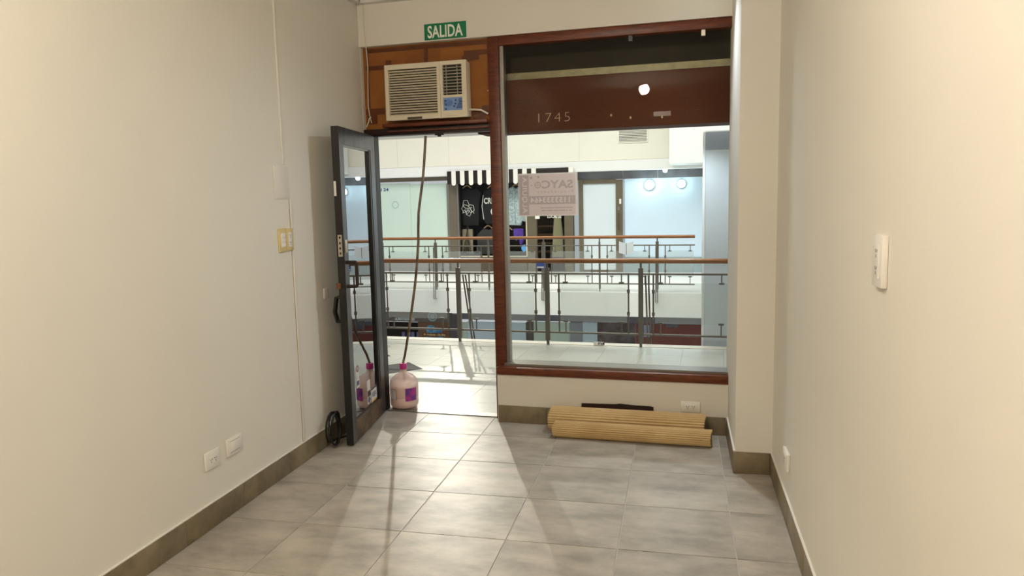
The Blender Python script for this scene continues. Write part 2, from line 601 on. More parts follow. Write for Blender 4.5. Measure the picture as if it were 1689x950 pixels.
for k, (x0, y0, x1, y1) in enumerate(tapes):
    a, b = FAC.pix(x0, y0, .107), FAC.pix(x1, y0, .107)
    ap.part('tape_strip', MB().box(a[0], b[0], .1070 - .0003 * k, .11, FAC.pix(x0, y1, .107)[1], a[1]), M_TAPE)
for px, py in ((810, 66), (807, 90), (805, 148)):
    a = FAC.pix(px, py, .07)
    ap.part('nail', MB().disc(a[0] - .012, a[1], .004, .1025, .11, 8), M_STEEL)
# door head: timber batten and dark frame
hd = Thing('trim_7', 'dark worn door head with a timber batten under the panel', 'door frame', FAC, ((door_l + uP0) / 2, .1, w_head), kind='structure')
hd.part('head_rail', MB().box(door_l, uP0 - .001, .075, .17, w_head, w_head + .049), M_DARKW, bevel=.003)
b0 = FAC.pix(633, 203, .05)
hd.part('batten', MB().box(b0[0], uP0 - .004, .02, .074, w_head + .052, w_head + .075), M_WOODH, bevel=.003)
hd.part('ledge', MB().box(b0[0] + .03, uP0 - .004, .045, .074, w_head + .02, w_head + .03), M_WOODH)
hd.part('stop_catch', MB().box(-.42, -.36, .08, .10, w_head - .012, w_head).box(-.40, -.38, .08, .1, w_head - .022, w_head - .012), M_DARK)
# hinge side jamb
ju = FAC.pix(600, 150, .1)[0]
solo('trim_8', MB().box(uL + .005, ju - .002, .075, .17, 0, hw - .002), M_WALL, FAC, 'cream jamb strip behind the open door', 'jamb', **S)
hinge_u = -0.845
solo('trim_9', MB().box(ju, hinge_u - .045, .10, .17, 0, w_head - .001), M_BLACK, FAC, 'black steel jamb on the hinge side of doorway', 'jamb', **S)
solo('trim_10', MB().box(hinge_u - .03, uP0, .09, .17, 0.0005, .006), M_ALU, FAC, 'thin metal threshold strip in the doorway', 'threshold', **S)

# ------------------------------------------------------------------ exit sign
q = quad(FAC, .058, 700, 37.4, 769, 64)
# the sign hangs a little slanted with the beam: squared up in the wall plane
es = Thing('exit_sign', 'green exit sign reading SALIDA on the beam', 'sign', FAC, (q[0][0], .058, q[0][1]))
es.part('plate', MB().box(q[0][0], q[1][0], .055, .0598, q[0][1], q[2][1]), M_GREEN)
qw, qh = q[1][0] - q[0][0], q[2][1] - q[0][1]
tq = [(q[0][0] + qw * .08, q[0][1] + qh * .10), (q[1][0] - qw * .08, q[0][1] + qh * .10), (q[1][0] - qw * .08, q[2][1] - qh * .12), (q[0][0] + qw * .08, q[2][1] - qh * .12)]
letters(es, text_mb('SALIDA', tq, .0545, .022, spacing=1.02), M_LETTER)

# ------------------------------------------------------------------ air conditioner
A0, A1 = FAC.pix(633.5, 109, 0)[0], FAC.pix(768, 97, 0)[0]
AT, AB = FAC.pix(700, 103, 0)[1], FAC.pix(700, 196, 0)[1]
AW, AH = A1 - A0, AT - AB


def ac(x, y):                      # fractions of the front face, y from the top
    return A0 + AW * x, AT - AH * y


ac_t = Thing('air_conditioner', 'aged white window air conditioner above the doorway', 'air conditioner', FAC, ((A0 + A1) / 2, .05, AB))
xd = 0.685
GX0, GX1, GY0, GY1 = .045, .645, .09, .915


def frame_ring(x0, x1, y0, y1, X0, X1, Y0, Y1, v0, v1):
    m = MB()
    for (a, b, c, d) in ((X0, X1, Y0, y0), (X0, X1, y1, Y1), (X0, x0, y0, y1), (x1, X1, y0, y1)):
        p, r_ = ac(a, c), ac(b, d)
        m.box(p[0], r_[0], v0, v1, r_[1], p[1])
    return m


ac_t.part('case', MB().box(A0 + .004, A1 - .002, .028, .1005, AB + .004, AT - .004), M_ACW, bevel=.006)
ac_t.part('front_frame', frame_ring(GX0, GX1, GY0, GY1, 0, xd - .003, 0, 1, 0, .03), M_ACW)
p0, p1 = ac(GX0, GY0), ac(GX1, GY1)
ac_t.part('grille_back', MB().box(p0[0], p1[0], .024, .0275, p1[1], p0[1]), M_DARK)
ns = 18
for k in range(ns):
    y0 = GY0 + (GY1 - GY0) * (k + .5) / ns
    y1 = GY0 + (GY1 - GY0) * (k + 1.0) / ns
    a, b = ac(GX0, y0), ac(GX1, y1)
    m = MB()
    m.add([(a[0], .012, b[1]), (b[0], .012, b[1]), (b[0], .002, a[1]), (a[0], .002, a[1]), (a[0], .02, b[1]), (b[0], .02, b[1]), (b[0], .02, a[1]), (a[0], .02, a[1])],
          [(0, 1, 2, 3), (4, 7, 6, 5), (0, 4, 5, 1), (1, 5, 6, 2), (2, 6, 7, 3), (3, 7, 4, 0)])
    ac_t.part('slat', m, M_ACW)
VX0, VX1, VY0, VY1 = .715, .945, .07, .60
PX0, PX1, PY0, PY1 = .715, .95, .645, .875
m = MB()
for (a, b, c, d) in ((xd, VX0, 0, 1), (VX1, 1, 0, 1), (VX0, VX1, 0, VY0), (VX0, VX1, VY1, PY0), (VX0, VX1, PY1, 1)):
    p, r_ = ac(a, c), ac(b, d)
    m.box(p[0], r_[0], 0, .03, r_[1], p[1])
ac_t.part('side_frame', m, M_ACW)
p0, p1 = ac(VX0, VY0), ac(VX1, VY1)
ac_t.part('vent_back', MB().box(p0[0], p1[0], .025, .0275, p1[1], p0[1]), M_DARK)
for k in range(9):
    y = VY0 + (VY1 - VY0) * (k + .9) / 9.6
    a, b = ac(VX0, y - .007), ac(VX1, y + .007)
    ac_t.part('louvre', MB().box(a[0], b[0], .006, .018, b[1], a[1]), mat('grey_louvre', rgb(168, 158, 138), .5))
for k in range(2):
    a, b = ac(VX0 + .03 + .13 * k, VY0), ac(VX0 + .04 + .13 * k, VY1)
    ac_t.part('louvre_link', MB().box(a[0], b[0], .019, .023, b[1], a[1]), mat('grey_louvre', rgb(168, 158, 138), .5))
p0, p1 = ac(PX0, PY0), ac(PX1, PY1)
M_BLUE = mat('panel_blue', rgb(120, 152, 200), .4)
M_NAVY = mat('panel_navy', rgb(36, 54, 110), .5)
cp = ac_t.part('control_panel', MB().box(p0[0], p1[0], .003, .027, p1[1], p0[1]), M_BLUE, label='pale blue control panel')
a = ac(.775, .74)
ac_t.part('display', MB().disc(a[0], a[1], AW * .055, .0022, .004, 20, AH * .06), mat('panel_mid', rgb(92, 122, 184), .4), parent=cp)
for bx, by in ((.74, .70), (.745, .77), (.745, .845), (.865, .70), (.86, .76), (.845, .805)):
    a = ac(bx, by)
    ac_t.part('button', MB().disc(a[0], a[1], .0062, .0005, .004, 12), M_NAVY, parent=cp)
for k in range(7):
    a, b = ac(.90 - .008 * max(0, k - 2), .675 + .025 * k), ac(.945, .690 + .025 * k)
    ac_t.part('print_line', MB().box(a[0], b[0], .0024, .003, b[1], a[1]), M_NAVY, parent=cp)
p0, p1 = ac(.76, .915), ac(.92, .97)
ac_t.part('flap', MB().box(p0[0], p1[0], -.006, .0, p1[1], p0[1]), M_ACW, bevel=.002)
p0, p1 = ac(.27, .955), ac(.45, .995)
ac_t.part('badge', MB().box(p0[0], p1[0], -.003, .0, p1[1], p0[1]), mat('badge_brown', rgb(70, 58, 44), .5), label='dark badge at the lower edge')
a = ac(1.0, .86)
e_ = FAC.pix(806, 188, .09)
ac_t.part('power_cable', MB().tube([(a[0] - .004, .06, a[1]), (a[0] + .03, .05, a[1] - .003), (a[0] + .08, .055, a[1] - .008), (e_[0] + .0, .075, e_[1])], .0065, 8), M_CABLEW, smooth=True)

# thin cable from the ceiling
pts = [(598.5, 11, .04), (599.5, 40, .045), (602, 66, .045), (604.5, 85, .04), (606.5, 110, .05), (607, 150, .05), (607.5, 175, .06), (610, 192, .065), (613, 203, .07)]
solo('ceiling_cable', MB().tube([(FAC.pix(x, y, v)[0], v, FAC.pix(x, y, v)[1]) for x, y, v in pts], .0032, 6), M_CABLEW, FAC, 'thin white cable hanging from ceiling past the air conditioner', 'cable', smooth=True)
pts = [(604, 210, .05), (608, 202, .045), (609, 196, .05), (612, 193, .06)]
solo('loose_wire', MB().tube([(FAC.pix(x, y, v)[0], v, FAC.pix(x, y, v)[1]) for x, y, v in pts], .004, 6), M_CABLEW, FAC, 'short tangled white wire end above the door top', 'cable', smooth=True)

# ------------------------------------------------------------------ open door leaf
DW, DH, DT = 0.774, 2.005, 0.046
dl = Thing('door_1', 'open black steel door with reflective glass pane and stickers', 'door', DOOR, (DW / 2, DT / 2, 0), kind='structure')
SN, SF, RT, RBH = .085, .10, .105, .12
dl.part('stile', MB().box(0, .006, 0, DT, .012, DH), M_BLACK, label='black chipped latch edge')
dl.part('stile', MB().box(.006, SN, .001, DT, .012, DH), M_STILE, label='worn grey latch stile')
dl.part('stile', MB().box(DW - SF, DW, .001, DT, .012, DH), M_STILE, label='worn grey hinge stile')
dl.part('top_rail', MB().box(SN, DW - SF, .001, DT, DH - RT, DH), M_STILE)
dl.part('bottom_rail', MB().box(SN, DW - SF, .001, DT, .012, .012 + RBH), mat('worn_brown', rgb(112, 88, 62), .6, col2=rgb(66, 48, 32), scale=9), label='brown worn bottom rail')
dl.part('pane', MB().box(SN, DW - SF, .020, .026, .012 + RBH, DH - RT), M_DGLASS)
dl.part('glazing_bead', MB().box(SN, SN + .01, .008, .02, .012 + RBH, DH - RT).box(SN, DW - SF, .008, .02, DH - RT - .01, DH - RT), M_ALU)
dl.part('glazing_bead', MB().box(DW - SF - .028, DW - SF, .004, .02, .012 + RBH, DH - RT), M_BLACK, label='black bead beside hinge stile')


def ez(x, y):      # height on the latch edge
    return DOOR.pix(x, y, 0.0)[1]


z0, z1 = ez(565, 424), ez(563, 388)
lp = dl.part('lock_plate', MB().box(-.003, .0, .010, .036, z0, z1), M_STEEL, label='steel lock face plate')
for zz in (.15, .38, .62, .88):
    dl.part('keyhole', MB().box(-.0042, -.003, .018, .028, z0 + (z1 - z0) * zz - .007, z0 + (z1 - z0) * zz + .007), M_BLACK, parent=lp)
z0, z1 = ez(556, 323), ez(555, 298)
dl.part('edge_plate', MB().box(-.003, 0, .030, DT - .002, z0, z1), M_WHITE)
z0, z1 = ez(572, 476), ez(572, 466)
dl.part('latch_bolt', MB().box(-.016, 0, .03, DT + .012, z0, z1), mat('rust', rgb(110, 66, 36), .6), bevel=.002)
z0, z1 = ez(574, 472), ez(574, 432)
hz0, hz1 = z0, z1
dl.part('handle', MB().tube([(.03, 0.004, z0), (.032, -.058, z0), (.032, -.064, z0 + .008), (.032, -.064, z1 - .008), (.032, -.058, z1), (.03, 0.004, z1)], .011, 8), M_DARKW, label='dark rectangular pull handle')
dl.part('cylinder_lock', MB().box(.02, .055, -.006, .001, hz1 + .06, hz1 + .14), M_STEEL, bevel=.002)
dl.part('outer_knob', MB().tube([(.05, DT, .80), (.05, DT + .035, .80), (.05, DT + .05, .86), (.05, DT + .035, .95), (.05, DT, .96)], .014, 8), M_BLACK, smooth=True)
# stickers
M_PAPER = mat('sticker_white', rgb(226, 222, 214), .5)
M_STB = mat('sticker_dark', rgb(62, 50, 58), .5)


def sticker(x0, y0, x1, y1, material, lab, kids=()):
    qd = quad(DOOR, .0195, x0, y0, x1, y1)
    o = dl.part('sticker', MB().box(qd[0][0], qd[1][0], .0192, .0199, qd[0][1], qd[2][1]), material, label=lab)
    w_, h_ = qd[1][0] - qd[0][0], qd[2][1] - qd[0][1]
    for (fx0, fy0, fx1, fy1, what, km) in kids:
        a0, a1 = qd[0][0] + w_ * fx0, qd[0][0] + w_ * fx1
        b0_, b1_ = qd[0][1] + h_ * fy0, qd[0][1] + h_ * fy1
        if what == 'box':
            mm = MB().box(a0, a1, .0188, .0192, b0_, b1_)
        elif what == 'disc':
            mm = MB().disc((a0 + a1) / 2, (b0_ + b1_) / 2, (a1 - a0) / 2, .0186, .0192, 18, (b1_ - b0_) / 2)
        else:
            mm = text_mb(what, [(a0, b0_), (a1, b0_), (a1, b1_), (a0, b1_)], .0186, .015)
        dl.part('lettering' if what not in ('box', 'disc') else 'print', mm, km, parent=o)


M_RED = mat('sticker_red', rgb(150, 62, 60), .5)
sticker(587.5, 601, 592.5, 640, M_PAPER, 'white sticker with round red emblem', ((.1, .68, .9, .98, 'disc', M_RED), (.25, .74, .75, .92, 'disc', M_PAPER), (.15, .1, .85, .3, 'box', M_NAVY)))
sticker(606, 626, 611, 666, M_PAPER, 'tall white and dark sticker', ((.05, .3, .95, .55, 'box', M_STB), (.1, .02, .9, .28, 'disc', mat('sticker_violet', rgb(96, 86, 130), .5))))
sticker(612.5, 637, 621.5, 661, M_PAPER, 'white card sticker reading VISA', ((.0, .86, 1, 1, 'box', M_STB), (.0, .0, 1, .12, 'box', mat('sticker_gold', rgb(214, 170, 80), .5)), (.12, .3, .88, .68, 'VISA', M_NAVY)))
sticker(621.8, 626, 628, 652, M_STB, 'dark sticker with white emblem', ((.15, .45, .85, .8, 'disc', M_PAPER), (.38, .52, .62, .74, 'disc', M_STB), (.15, .15, .85, .28, 'box', M_RED)))

# black cable loops behind the door
lp_pts = []
for k in range(40):
    t = k / 39 * 2 * math.pi * 2.6
    lp_pts.append((-2.125 + .016 * math.sin(t * .7), 4.15 + .075 * math.cos(t) + .01 * math.sin(t * .37), .125 + .105 * math.sin(t) + .008 * math.cos(t * .5)))
lp_pts += [(-2.12, 4.3, .03), (-2.12, 4.45, .012), (-2.14, 4.7, .012)]
solo('cable_coil', MB().tube(lp_pts, .0065, 7), M_CABLEB, ROOM, 'coiled black cable leaning on skirting behind open door', 'cable', smooth=True)

# ------------------------------------------------------------------ water jug and drain hose
JU, JV = FAC.flo(666, 672)
JV += .02
JR = .107
jug = Thing('water_jug', 'pinkish clear plastic water jug with magenta cap in the doorway', 'jug', FAC, (JU, JV, 0.006))
z = .0065
prof = [(.080, z), (.096, z + .006), (.104, z + .022), (JR, z + .045), (JR, z + .075), (JR - .003, z + .082), (JR, z + .09), (JR, z + .175), (.103, z + .20), (.088, z + .222), (.062, z + .243), (.036, z + .258), (.026, z + .268), (.0235, z + .285), (.0235, z + .30)]
mj = bpy.data.materials.new('jug_plastic')
mj.use_nodes = True
bs = mj.node_tree.nodes['Principled BSDF']
bs.inputs['Base Color'].default_value = rgb(250, 216, 204)
bs.inputs['Roughness'].default_value = 0.25
bs.inputs['Alpha'].default_value = 0.62
bs.inputs['Subsurface Weight'].default_value = 0.0
jug.part('body', MB().lathe(JU, JV, prof, 40), mj, smooth=True)
jug.part('water', MB().lathe(JU, JV, [(.076, z + .004), (.098, z + .02), (.1, z + .05), (.1, z + .165), (.0995, z + .166)], 32), mat('murky_water', rgb(246, 222, 208), .3), smooth=True, label='milky water inside')
jug.part('cap', MB().lathe(JU, JV, [(.0265, z + .288), (.0275, z + .292), (.0275, z + .326), (.0255, z + .331), (.008, z + .3312)], 28), mat('magenta_cap', rgb(206, 62, 140), .4), smooth=True, label='magenta screw cap')
# moulded grip and label wrap round the body
lab = MB()
n = 10
for i in range(n + 1):
    t = math.radians(-62 + 50 * i / n)
    for zz in (z + .062, z + .158):
        lab.v.append((JU + (JR + .0012) * math.cos(t), JV + (JR + .0012) * math.sin(t), zz))
lab.f += [(2 * i, 2 * i + 2, 2 * i + 3, 2 * i + 1) for i in range(n)]
lb = jug.part('label', lab, mat('jug_label', rgb(196, 60, 140), .5, col2=rgb(60, 62, 140), scale=22), smooth=True, label='purple and pink printed label')
m = MB()
for i in range(n + 1):
    t = math.radians(-128 + 30 * i / n)
    for zz in (z + .075, z + .15):
        m.v.append((JU + (JR + .001) * math.cos(t), JV + (JR + .001) * math.sin(t), zz))
m.f += [(2 * i, 2 * i + 2, 2 * i + 3, 2 * i + 1) for i in range(n)]
jug.part('grip', m, mat('grip_pale', rgb(214, 216, 220), .3), smooth=True, label='pale moulded grip recess')
t0, t1 = math.radians(-128), math.radians(-98)
gpts = [(JU + (JR + .002) * math.cos(t), JV + (JR + .002) * math.sin(t), zz) for t, zz in ((t0, z + .15), (t1, z + .15), (t1, z + .075), (t0, z + .075))]
jug.part('grip_rim', MB().tube(gpts, .004, 6, closed=True), mat('jug_rim', rgb(196, 142, 128), .3), smooth=True)
hp = [(702, 224, .12), (700, 262, .115), (697.5, 295, .11), (694, 322, .105), (690.5, 350, .10), (690, 375, .10), (690, 400, .105), (687.5, 440, .115), (684.5, 470, .125), (680, 505, .13), (674, 548, .15), (668, 585, JV)]
pts = [(FAC.pix(x, y, v)[0], v, FAC.pix(x, y, v)[1]) for x, y, v in hp]
pts += [(JU + .001, JV, z + .335), (JU + .002, JV, z + .20)]
solo('drain_hose', MB().tube(pts, .0095, 10), mat('hose', rgb(150, 128, 104), .35, col2=rgb(84, 64, 50), scale=18, stretch=(3, 3, .6)), FAC, 'long brown drain hose hanging from door head into jug', 'hose', smooth=True)

# ------------------------------------------------------------------ corrugated rolls and plank


def roll(label, p0, p1, R, turns, seed, name='corrugated_roll'):
    """rolled corrugated sheet: ribbed spiral section swept along its axis (u), lying on the floor"""
    rnd = random.Random(seed)
    ax = Vector((p1[0] - p0[0], p1[1] - p0[1], 0))
    L = ax.length
    d = ax.normalized()
    nrm = Vector((-d.y, d.x, 0))
    sec = []
    N = int((60 if R > .06 else 46) * turns)
    for i in range(N + 1):
        t = 2 * math.pi * turns * i / N
        rr = R - .0045 * (turns - i * turns / N) * 1.0 + (.0022 if i % 2 else -.0030)
        sec.append((rr * math.cos(t - 1.2), rr * math.sin(t - 1.2)))
    inner = [(x * (1 - .0035 / R), y * (1 - .0035 / R)) for x, y in sec]
    m = MB()
    K = 3
    for k in range(K):
        s = L * k / (K - 1)
        for lst in (sec, inner):
            for x, y in lst:
                q_ = Vector((p0[0], p0[1], 0)) + d * (s + (.006 * math.sin(seed + x * 40) if k in (0, K - 1) else 0)) + nrm * x
                m.v.append((q_.x, q_.y, R + .0025 + y))
    n1 = N + 1
    for k in range(K - 1):
        a, b = k * 2 * n1, (k + 1) * 2 * n1
        for i in range(N):
            m.f.append((a + i, a + i + 1, b + i + 1, b + i))
            m.f.append((a + n1 + i + 1, a + n1 + i, b + n1 + i, b + n1 + i + 1))
        m.f.append((a, b, b + n1, a + n1))
        m.f.append((a + N, a + n1 + N, b + n1 + N, b + N))
    for k in (0, K - 1):
        a = k * 2 * n1
        for i in range(N):
            m.f.append((a + i, a + n1 + i, a + n1 + i + 1, a + i + 1))
    return solo(name, m, M_CORR, FAC, label, 'roll')


c0, c1 = FAC.flo(917, 716), FAC.flo(1173, 738)
R1 = FAC.pix(930, 691.5, c0[1])[1] / 2
R2 = FAC.pix(930, 669.5, -.09)[1] / 2
roll('thin corrugated cardboard roll lying in front of the thicker one', (c0[0], -.026 - 2 * R2 - R1), (c1[0], min(c1[1] + R1 * .8, -.03 - 2 * R2 - R1)), R1, 2.4, 1)
v2 = -.0235 - R2
roll('thick corrugated cardboard roll lying against the low wall', (FAC.pix(909, 690, v2)[0], v2 - .0), (FAC.pix(1163, 700, v2)[0], v2 - .002), R2, 3.3, 2)
pu0, pu1 = FAC.pix(955, 668, -.01)[0], FAC.pix(1078, 676, -.01)[0]
pw = FAC.pix(1040, 668, -.012)[1]
solo('wood_offcut', MB().prism([(pu0, .003), (pu1, .003), (pu1, pw - .005), (pu1 - .02, pw - .001), (pu1 - .12, pw), (pu1 - .22, pw + .006), (pu1 - .25, pw + .001), (pu0 + .02, pw - .004)], -.0205, -.0125), M_DARKW, FAC,
     'dark brown wood offcut standing behind the cardboard rolls', 'wood')

# ------------------------------------------------------------------ sockets, switches


def socket(frame, u0, u1, w0, w1, label, outlets=2, blank=False, m=M_WHITE, th=.011, vertical=False, group=None, cat='socket', switches=0):
    t = Thing('switch_plate' if switches or blank else 'wall_socket', label, cat, frame, ((u0 + u1) / 2, 0, w0), group)
    t.part('plate', MB().box(u0, u1, -th, -.0003, w0, w1), m, bevel=.003)
    iw, ih = (u1 - u0) * .2, (w1 - w0) * .2
    if vertical:
        iw, ih = (u1 - u0) * .26, (w1 - w0) * .17
    ins = t.part('insert', MB().box(u0 + iw, u1 - iw, -th - .002, -th + .001, w0 + ih, w1 - ih), M_WHITE, bevel=.0012)
    if switches:
        for k in range(switches):
            a = w0 + ih + (w1 - w0 - 2 * ih) * k / switches
            b = w0 + ih + (w1 - w0 - 2 * ih) * (k + 1) / switches
            t.part('rocker', MB().box(u0 + iw + .002, u1 - iw - .002, -th - .0055, -th - .002, a + .0014, b - .0014), M_WHITE, bevel=.001)
        return t
    if blank:
        for yy in (w0 + ih - .003, w1 - ih + .001):
            t.part('groove', MB().box(u0 + iw * .8, u1 - iw * .8, -th - .0006, -th + .001, yy, yy + .002), mat('groove_grey', rgb(150, 142, 132), .6))
        return t
    for k in range(outlets):
        f = (k + .5) / outlets
        if vertical:
            cu, cw = (u0 + u1) / 2, w0 + ih + (w1 - w0 - 2 * ih) * f
        else:
            cu, cw = u0 + iw + (u1 - u0 - 2 * iw) * f, (w0 + w1) / 2
        for (du, dw, an) in ((-.0065, .004, .5), (.0065, .004, -.5), (0, -.0085, 0)):
            c_, s_ = math.cos(an), math.sin(an)
            pts_ = [(cu + du + x * c_ - y * s_, cw + dw + x * s_ + y * c_) for x, y in ((-.0014, -.0045), (.0014, -.0045), (.0014, .0045), (-.0014, .0045))]
            t.part('slot', MB().prism(pts_, -th - .0024, -th - .0015), M_DARK, parent=ins)
    return t


a, b = FAC.pix(1123, 662, 0), FAC.pix(1155, 680, 0)
socket(FAC, a[0], b[0], b[1], a[1] + .002, 'white double socket low on the wall under the window', 2)
socket(LEFT, 2.962, 3.075, .288, .375, 'white double socket beside the blank plate on left wall', 2)
socket(LEFT, 3.138, 3.262, .298, .385, 'white blank cover plate beside the low socket', blank=True, cat='cover plate')
socket(LEFT, 3.745, 3.822, 1.275, 1.408, 'yellowed plate with three white rocker switches', m=M_YELL, switches=3, cat='switch')
socket(LEFT, 3.825, 3.898, 1.278, 1.404, 'yellowed plate with two small sockets beside the cable duct', 2, m=M_YELL, vertical=True)
socket(RIGHT, -2.055, -1.965, 1.305, 1.436, 'tall white socket plate at switch height on right wall', 2, vertical=True, th=.016)
socket(RIGHT, -3.60, -3.47, .262, .345, 'small white socket plate low on the right wall', 1, th=.016)
a, b = LEFT.pix(533, 476), LEFT.pix(544, 490)
solo('cover_plate', MB().box(a[0], a[0] + .06, -.006, -.0003, b[1], a[1]), M_WHITE, LEFT, 'small plain white plate in the shade behind door', 'cover plate', bevel=.002)
# painted-over cable duct and cover on the left wall
a0, a1 = LEFT.pix(456.5, 2), LEFT.pix(466.5, 271)
b0, b1 = LEFT.pix(479, 328), LEFT.pix(502, 736)
cd = Thing('cable_duct', 'thin cream cable duct running down the left wall', 'duct', LEFT, (b0[0], 0, .125))
cd.part('duct_strip', MB().box(a1[0] - .011, a1[0] + .011, -.007, -.0003, a1[1], CEIL_Z - .025), M_WALL, bevel=.0015)
cd.part('duct_strip', MB().box(b1[0] - .012, b1[0] + .010, -.007, -.0003, .128, b0[1]), M_WALL, bevel=.0015)
cd.part('edge_line', MB().box(a1[0] + .0112, a1[0] + .0135, -.002, -.0003, a1[1], CEIL_Z - .025).box(b1[0] - .0145, b1[0] - .0122, -.002, -.0003, .128, b0[1]), mat('brown_line', rgb(146, 128, 92), .9), label='thin brown line along the duct')  # thin brown strip along one edge of each duct length
a, b = LEFT.pix(449, 273), LEFT.pix(477, 328)
cd.part('cover', MB().box(a[0], b[0], -.004, -.0003, b[1], a[1]), M_WALL, bevel=.0015, label='painted-over square cover')

# ------------------------------------------------------------------ room lamps


def bulb_lamp(x, y, label, power):
    t = Thing('ceiling_lamp', label, 'lamp', ROOM, (x, y, 2.74))
    t.part('base', MB().lathe(x, y, [(.045, 2.9195), (.045, 2.905), (.03, 2.89), (.022, 2.87)], 20), M_WHITE, smooth=True)
    r_ = .06
    t.part('bulb', MB().lathe(x, y, [(r_ * math.sin(math.pi * k / 12) + .0005, 2.81 - r_ * math.cos(math.pi * k / 12)) for k in range(13)], 20), emit('bulb_glow', WARM + (1,), power / (4 * math.pi ** 2 * r_ * r_)), smooth=True)


bulb_lamp(-.845, .62, 'bare warm bulb on the ceiling, reflected in the shop window', 108)
# cool spot lamp close to the shop front
sx, sy = .12, 4.60
t = Thing('ceiling_spotlight', 'small recessed cool spot lamp in ceiling by the pillar', 'lamp', ROOM, (sx, sy, 2.9))
t.part('trim_ring', MB().lathe(sx, sy, [(.05, 2.9195), (.05, 2.912), (.044, 2.909)], 24), M_WHITE, smooth=True)
t.part('lens', MB().lathe(sx, sy, [(.036, 2.9088), (.036, 2.906)], 20), emit('spot_glow', (.85, .94, 1, 1), 12))
l = light('SPOT', 'spotlight_beam', ROOM, (sx, sy, 2.895), 88, COOL, .035, (-.42, -.38, -1), math.radians(114), .8)
l.parent = t.o
l.matrix_parent_inverse = t.o.matrix_world.inverted()
# ================================================================== GALLERY OUTSIDE
M_GT = mat('gallery_tile', rgb(190, 188, 176), 0.32, col2=rgb(180, 177, 164), scale=2.5, rand=0.02)
M_GJ = mat('gallery_joint', rgb(150, 144, 130), 0.9)
M_CREAM = mat('cream_paint', rgb(240, 236, 220), 0.7, noise=0.05, scale=1.2)
M_WPAINT = mat('white_paint', rgb(240, 240, 236), 0.6, noise=0.03, scale=1.5)
M_GREYP = mat('grey_paint', rgb(206, 212, 214), 0.6, noise=0.04, scale=2)
M_GREYD = mat('dark_grey_paint', rgb(160, 167, 175), 0.6, noise=0.06, scale=3)
M_RAILW = mat('handrail_wood', rgb(150, 98, 52), 0.3, col2=rgb(118, 72, 36), scale=6, stretch=(.6, 8, 8))
M_RAILM = mat('railing_metal', rgb(104, 98, 88), 0.45, metal=0.3, noise=0.15)
M_OLIVE = mat('olive_frame', rgb(104, 94, 72), 0.5, noise=0.15)
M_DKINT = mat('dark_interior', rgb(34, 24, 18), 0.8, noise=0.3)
M_TAUPE = mat('taupe_header', rgb(108, 98, 82), 0.5, noise=0.08)
M_PLINTH = mat('grey_plinth', rgb(142, 142, 140), 0.3, noise=0.08, scale=3)
GU0, GU1 = -7.0, 4.0
gf = solo('gallery_floor', MB().box(GU0, GU1, .172, 2.85, -.4, -.003), M_GJ, FAC, 'pale tiled gallery walkway outside the shop', 'floor', **S)
gt = .385
i0 = int((GU0 + .77) / gt) - 1
for i in range(-11, 9):
    for j in range(-1, 7):
        u0, u1 = -.77 + gt * i, -.77 + gt * (i + 1)
        v0, v1 = max(.43 + gt * j, .172), min(.43 + gt * (j + 1), 2.72)
        if v1 - v0 < .03:
            continue
        child(gf, 'tile', MB().box(u0 + .0012, u1 - .0012, v0 + .0012, v1 - .0012, -.01, 0), M_GT)
child(gf, 'edge_strip', MB().box(GU0, GU1, 2.722, 2.86, -.01, .004), mat('edge_stone', rgb(206, 202, 188), .4))
for cu, cv in ((-1.38, 1.41), (-1.92, 1.88), (-2.46, 1.41)):
    child(gf, 'dark_diamond', MB().hprism([(cu - .245, cv), (cu, cv - .24), (cu + .245, cv), (cu, cv + .24)], -.002, .0012), mat('dark_tile', rgb(84, 82, 78), .7, spec=.1), label='dark grey diamond inlay')
solo('gallery_ceiling', MB().box(GU0, GU1, .45, 2.85, 2.22, 2.75), M_WPAINT, FAC, 'white ceiling over the walkway outside', 'ceiling', **S)
for px, py, lab_, em_, pw_ in ((966, 211, 'dim recessed downlight in the walkway ceiling', 1.2, 25), (1118, 204, 'bright recessed downlight in the walkway ceiling', 14, 55)):
    dd = ray(px, py)
    p = EYE + dd * ((2.22 - EYE.z) / dd.z) - FAC.o
    u_, v_ = p.dot(FAC.eu), min(max(p.dot(FAC.ev), 1.2), 2.5)
    t = Thing('downlight', lab_, 'lamp', FAC, (u_, v_, 2.2), 'downlights in the walkway ceiling')
    t.part('ring', MB().lathe(u_, v_, [(.09, 2.2195), (.09, 2.21), (.075, 2.206)], 24), M_ALU, smooth=True)
    t.part('lens', MB().lathe(u_, v_, [(.068, 2.2058), (.066, 2.20)], 24), emit('downlight_glow', (.84, .94, 1, 1), em_))
    l = light('SPOT', 'downlight_beam', FAC, (u_, v_, 2.19), pw_, COOL, .05, (0, 0, -1), math.radians(150), .6)
    l.parent = t.o
    l.matrix_parent_inverse = t.o.matrix_world.inverted()


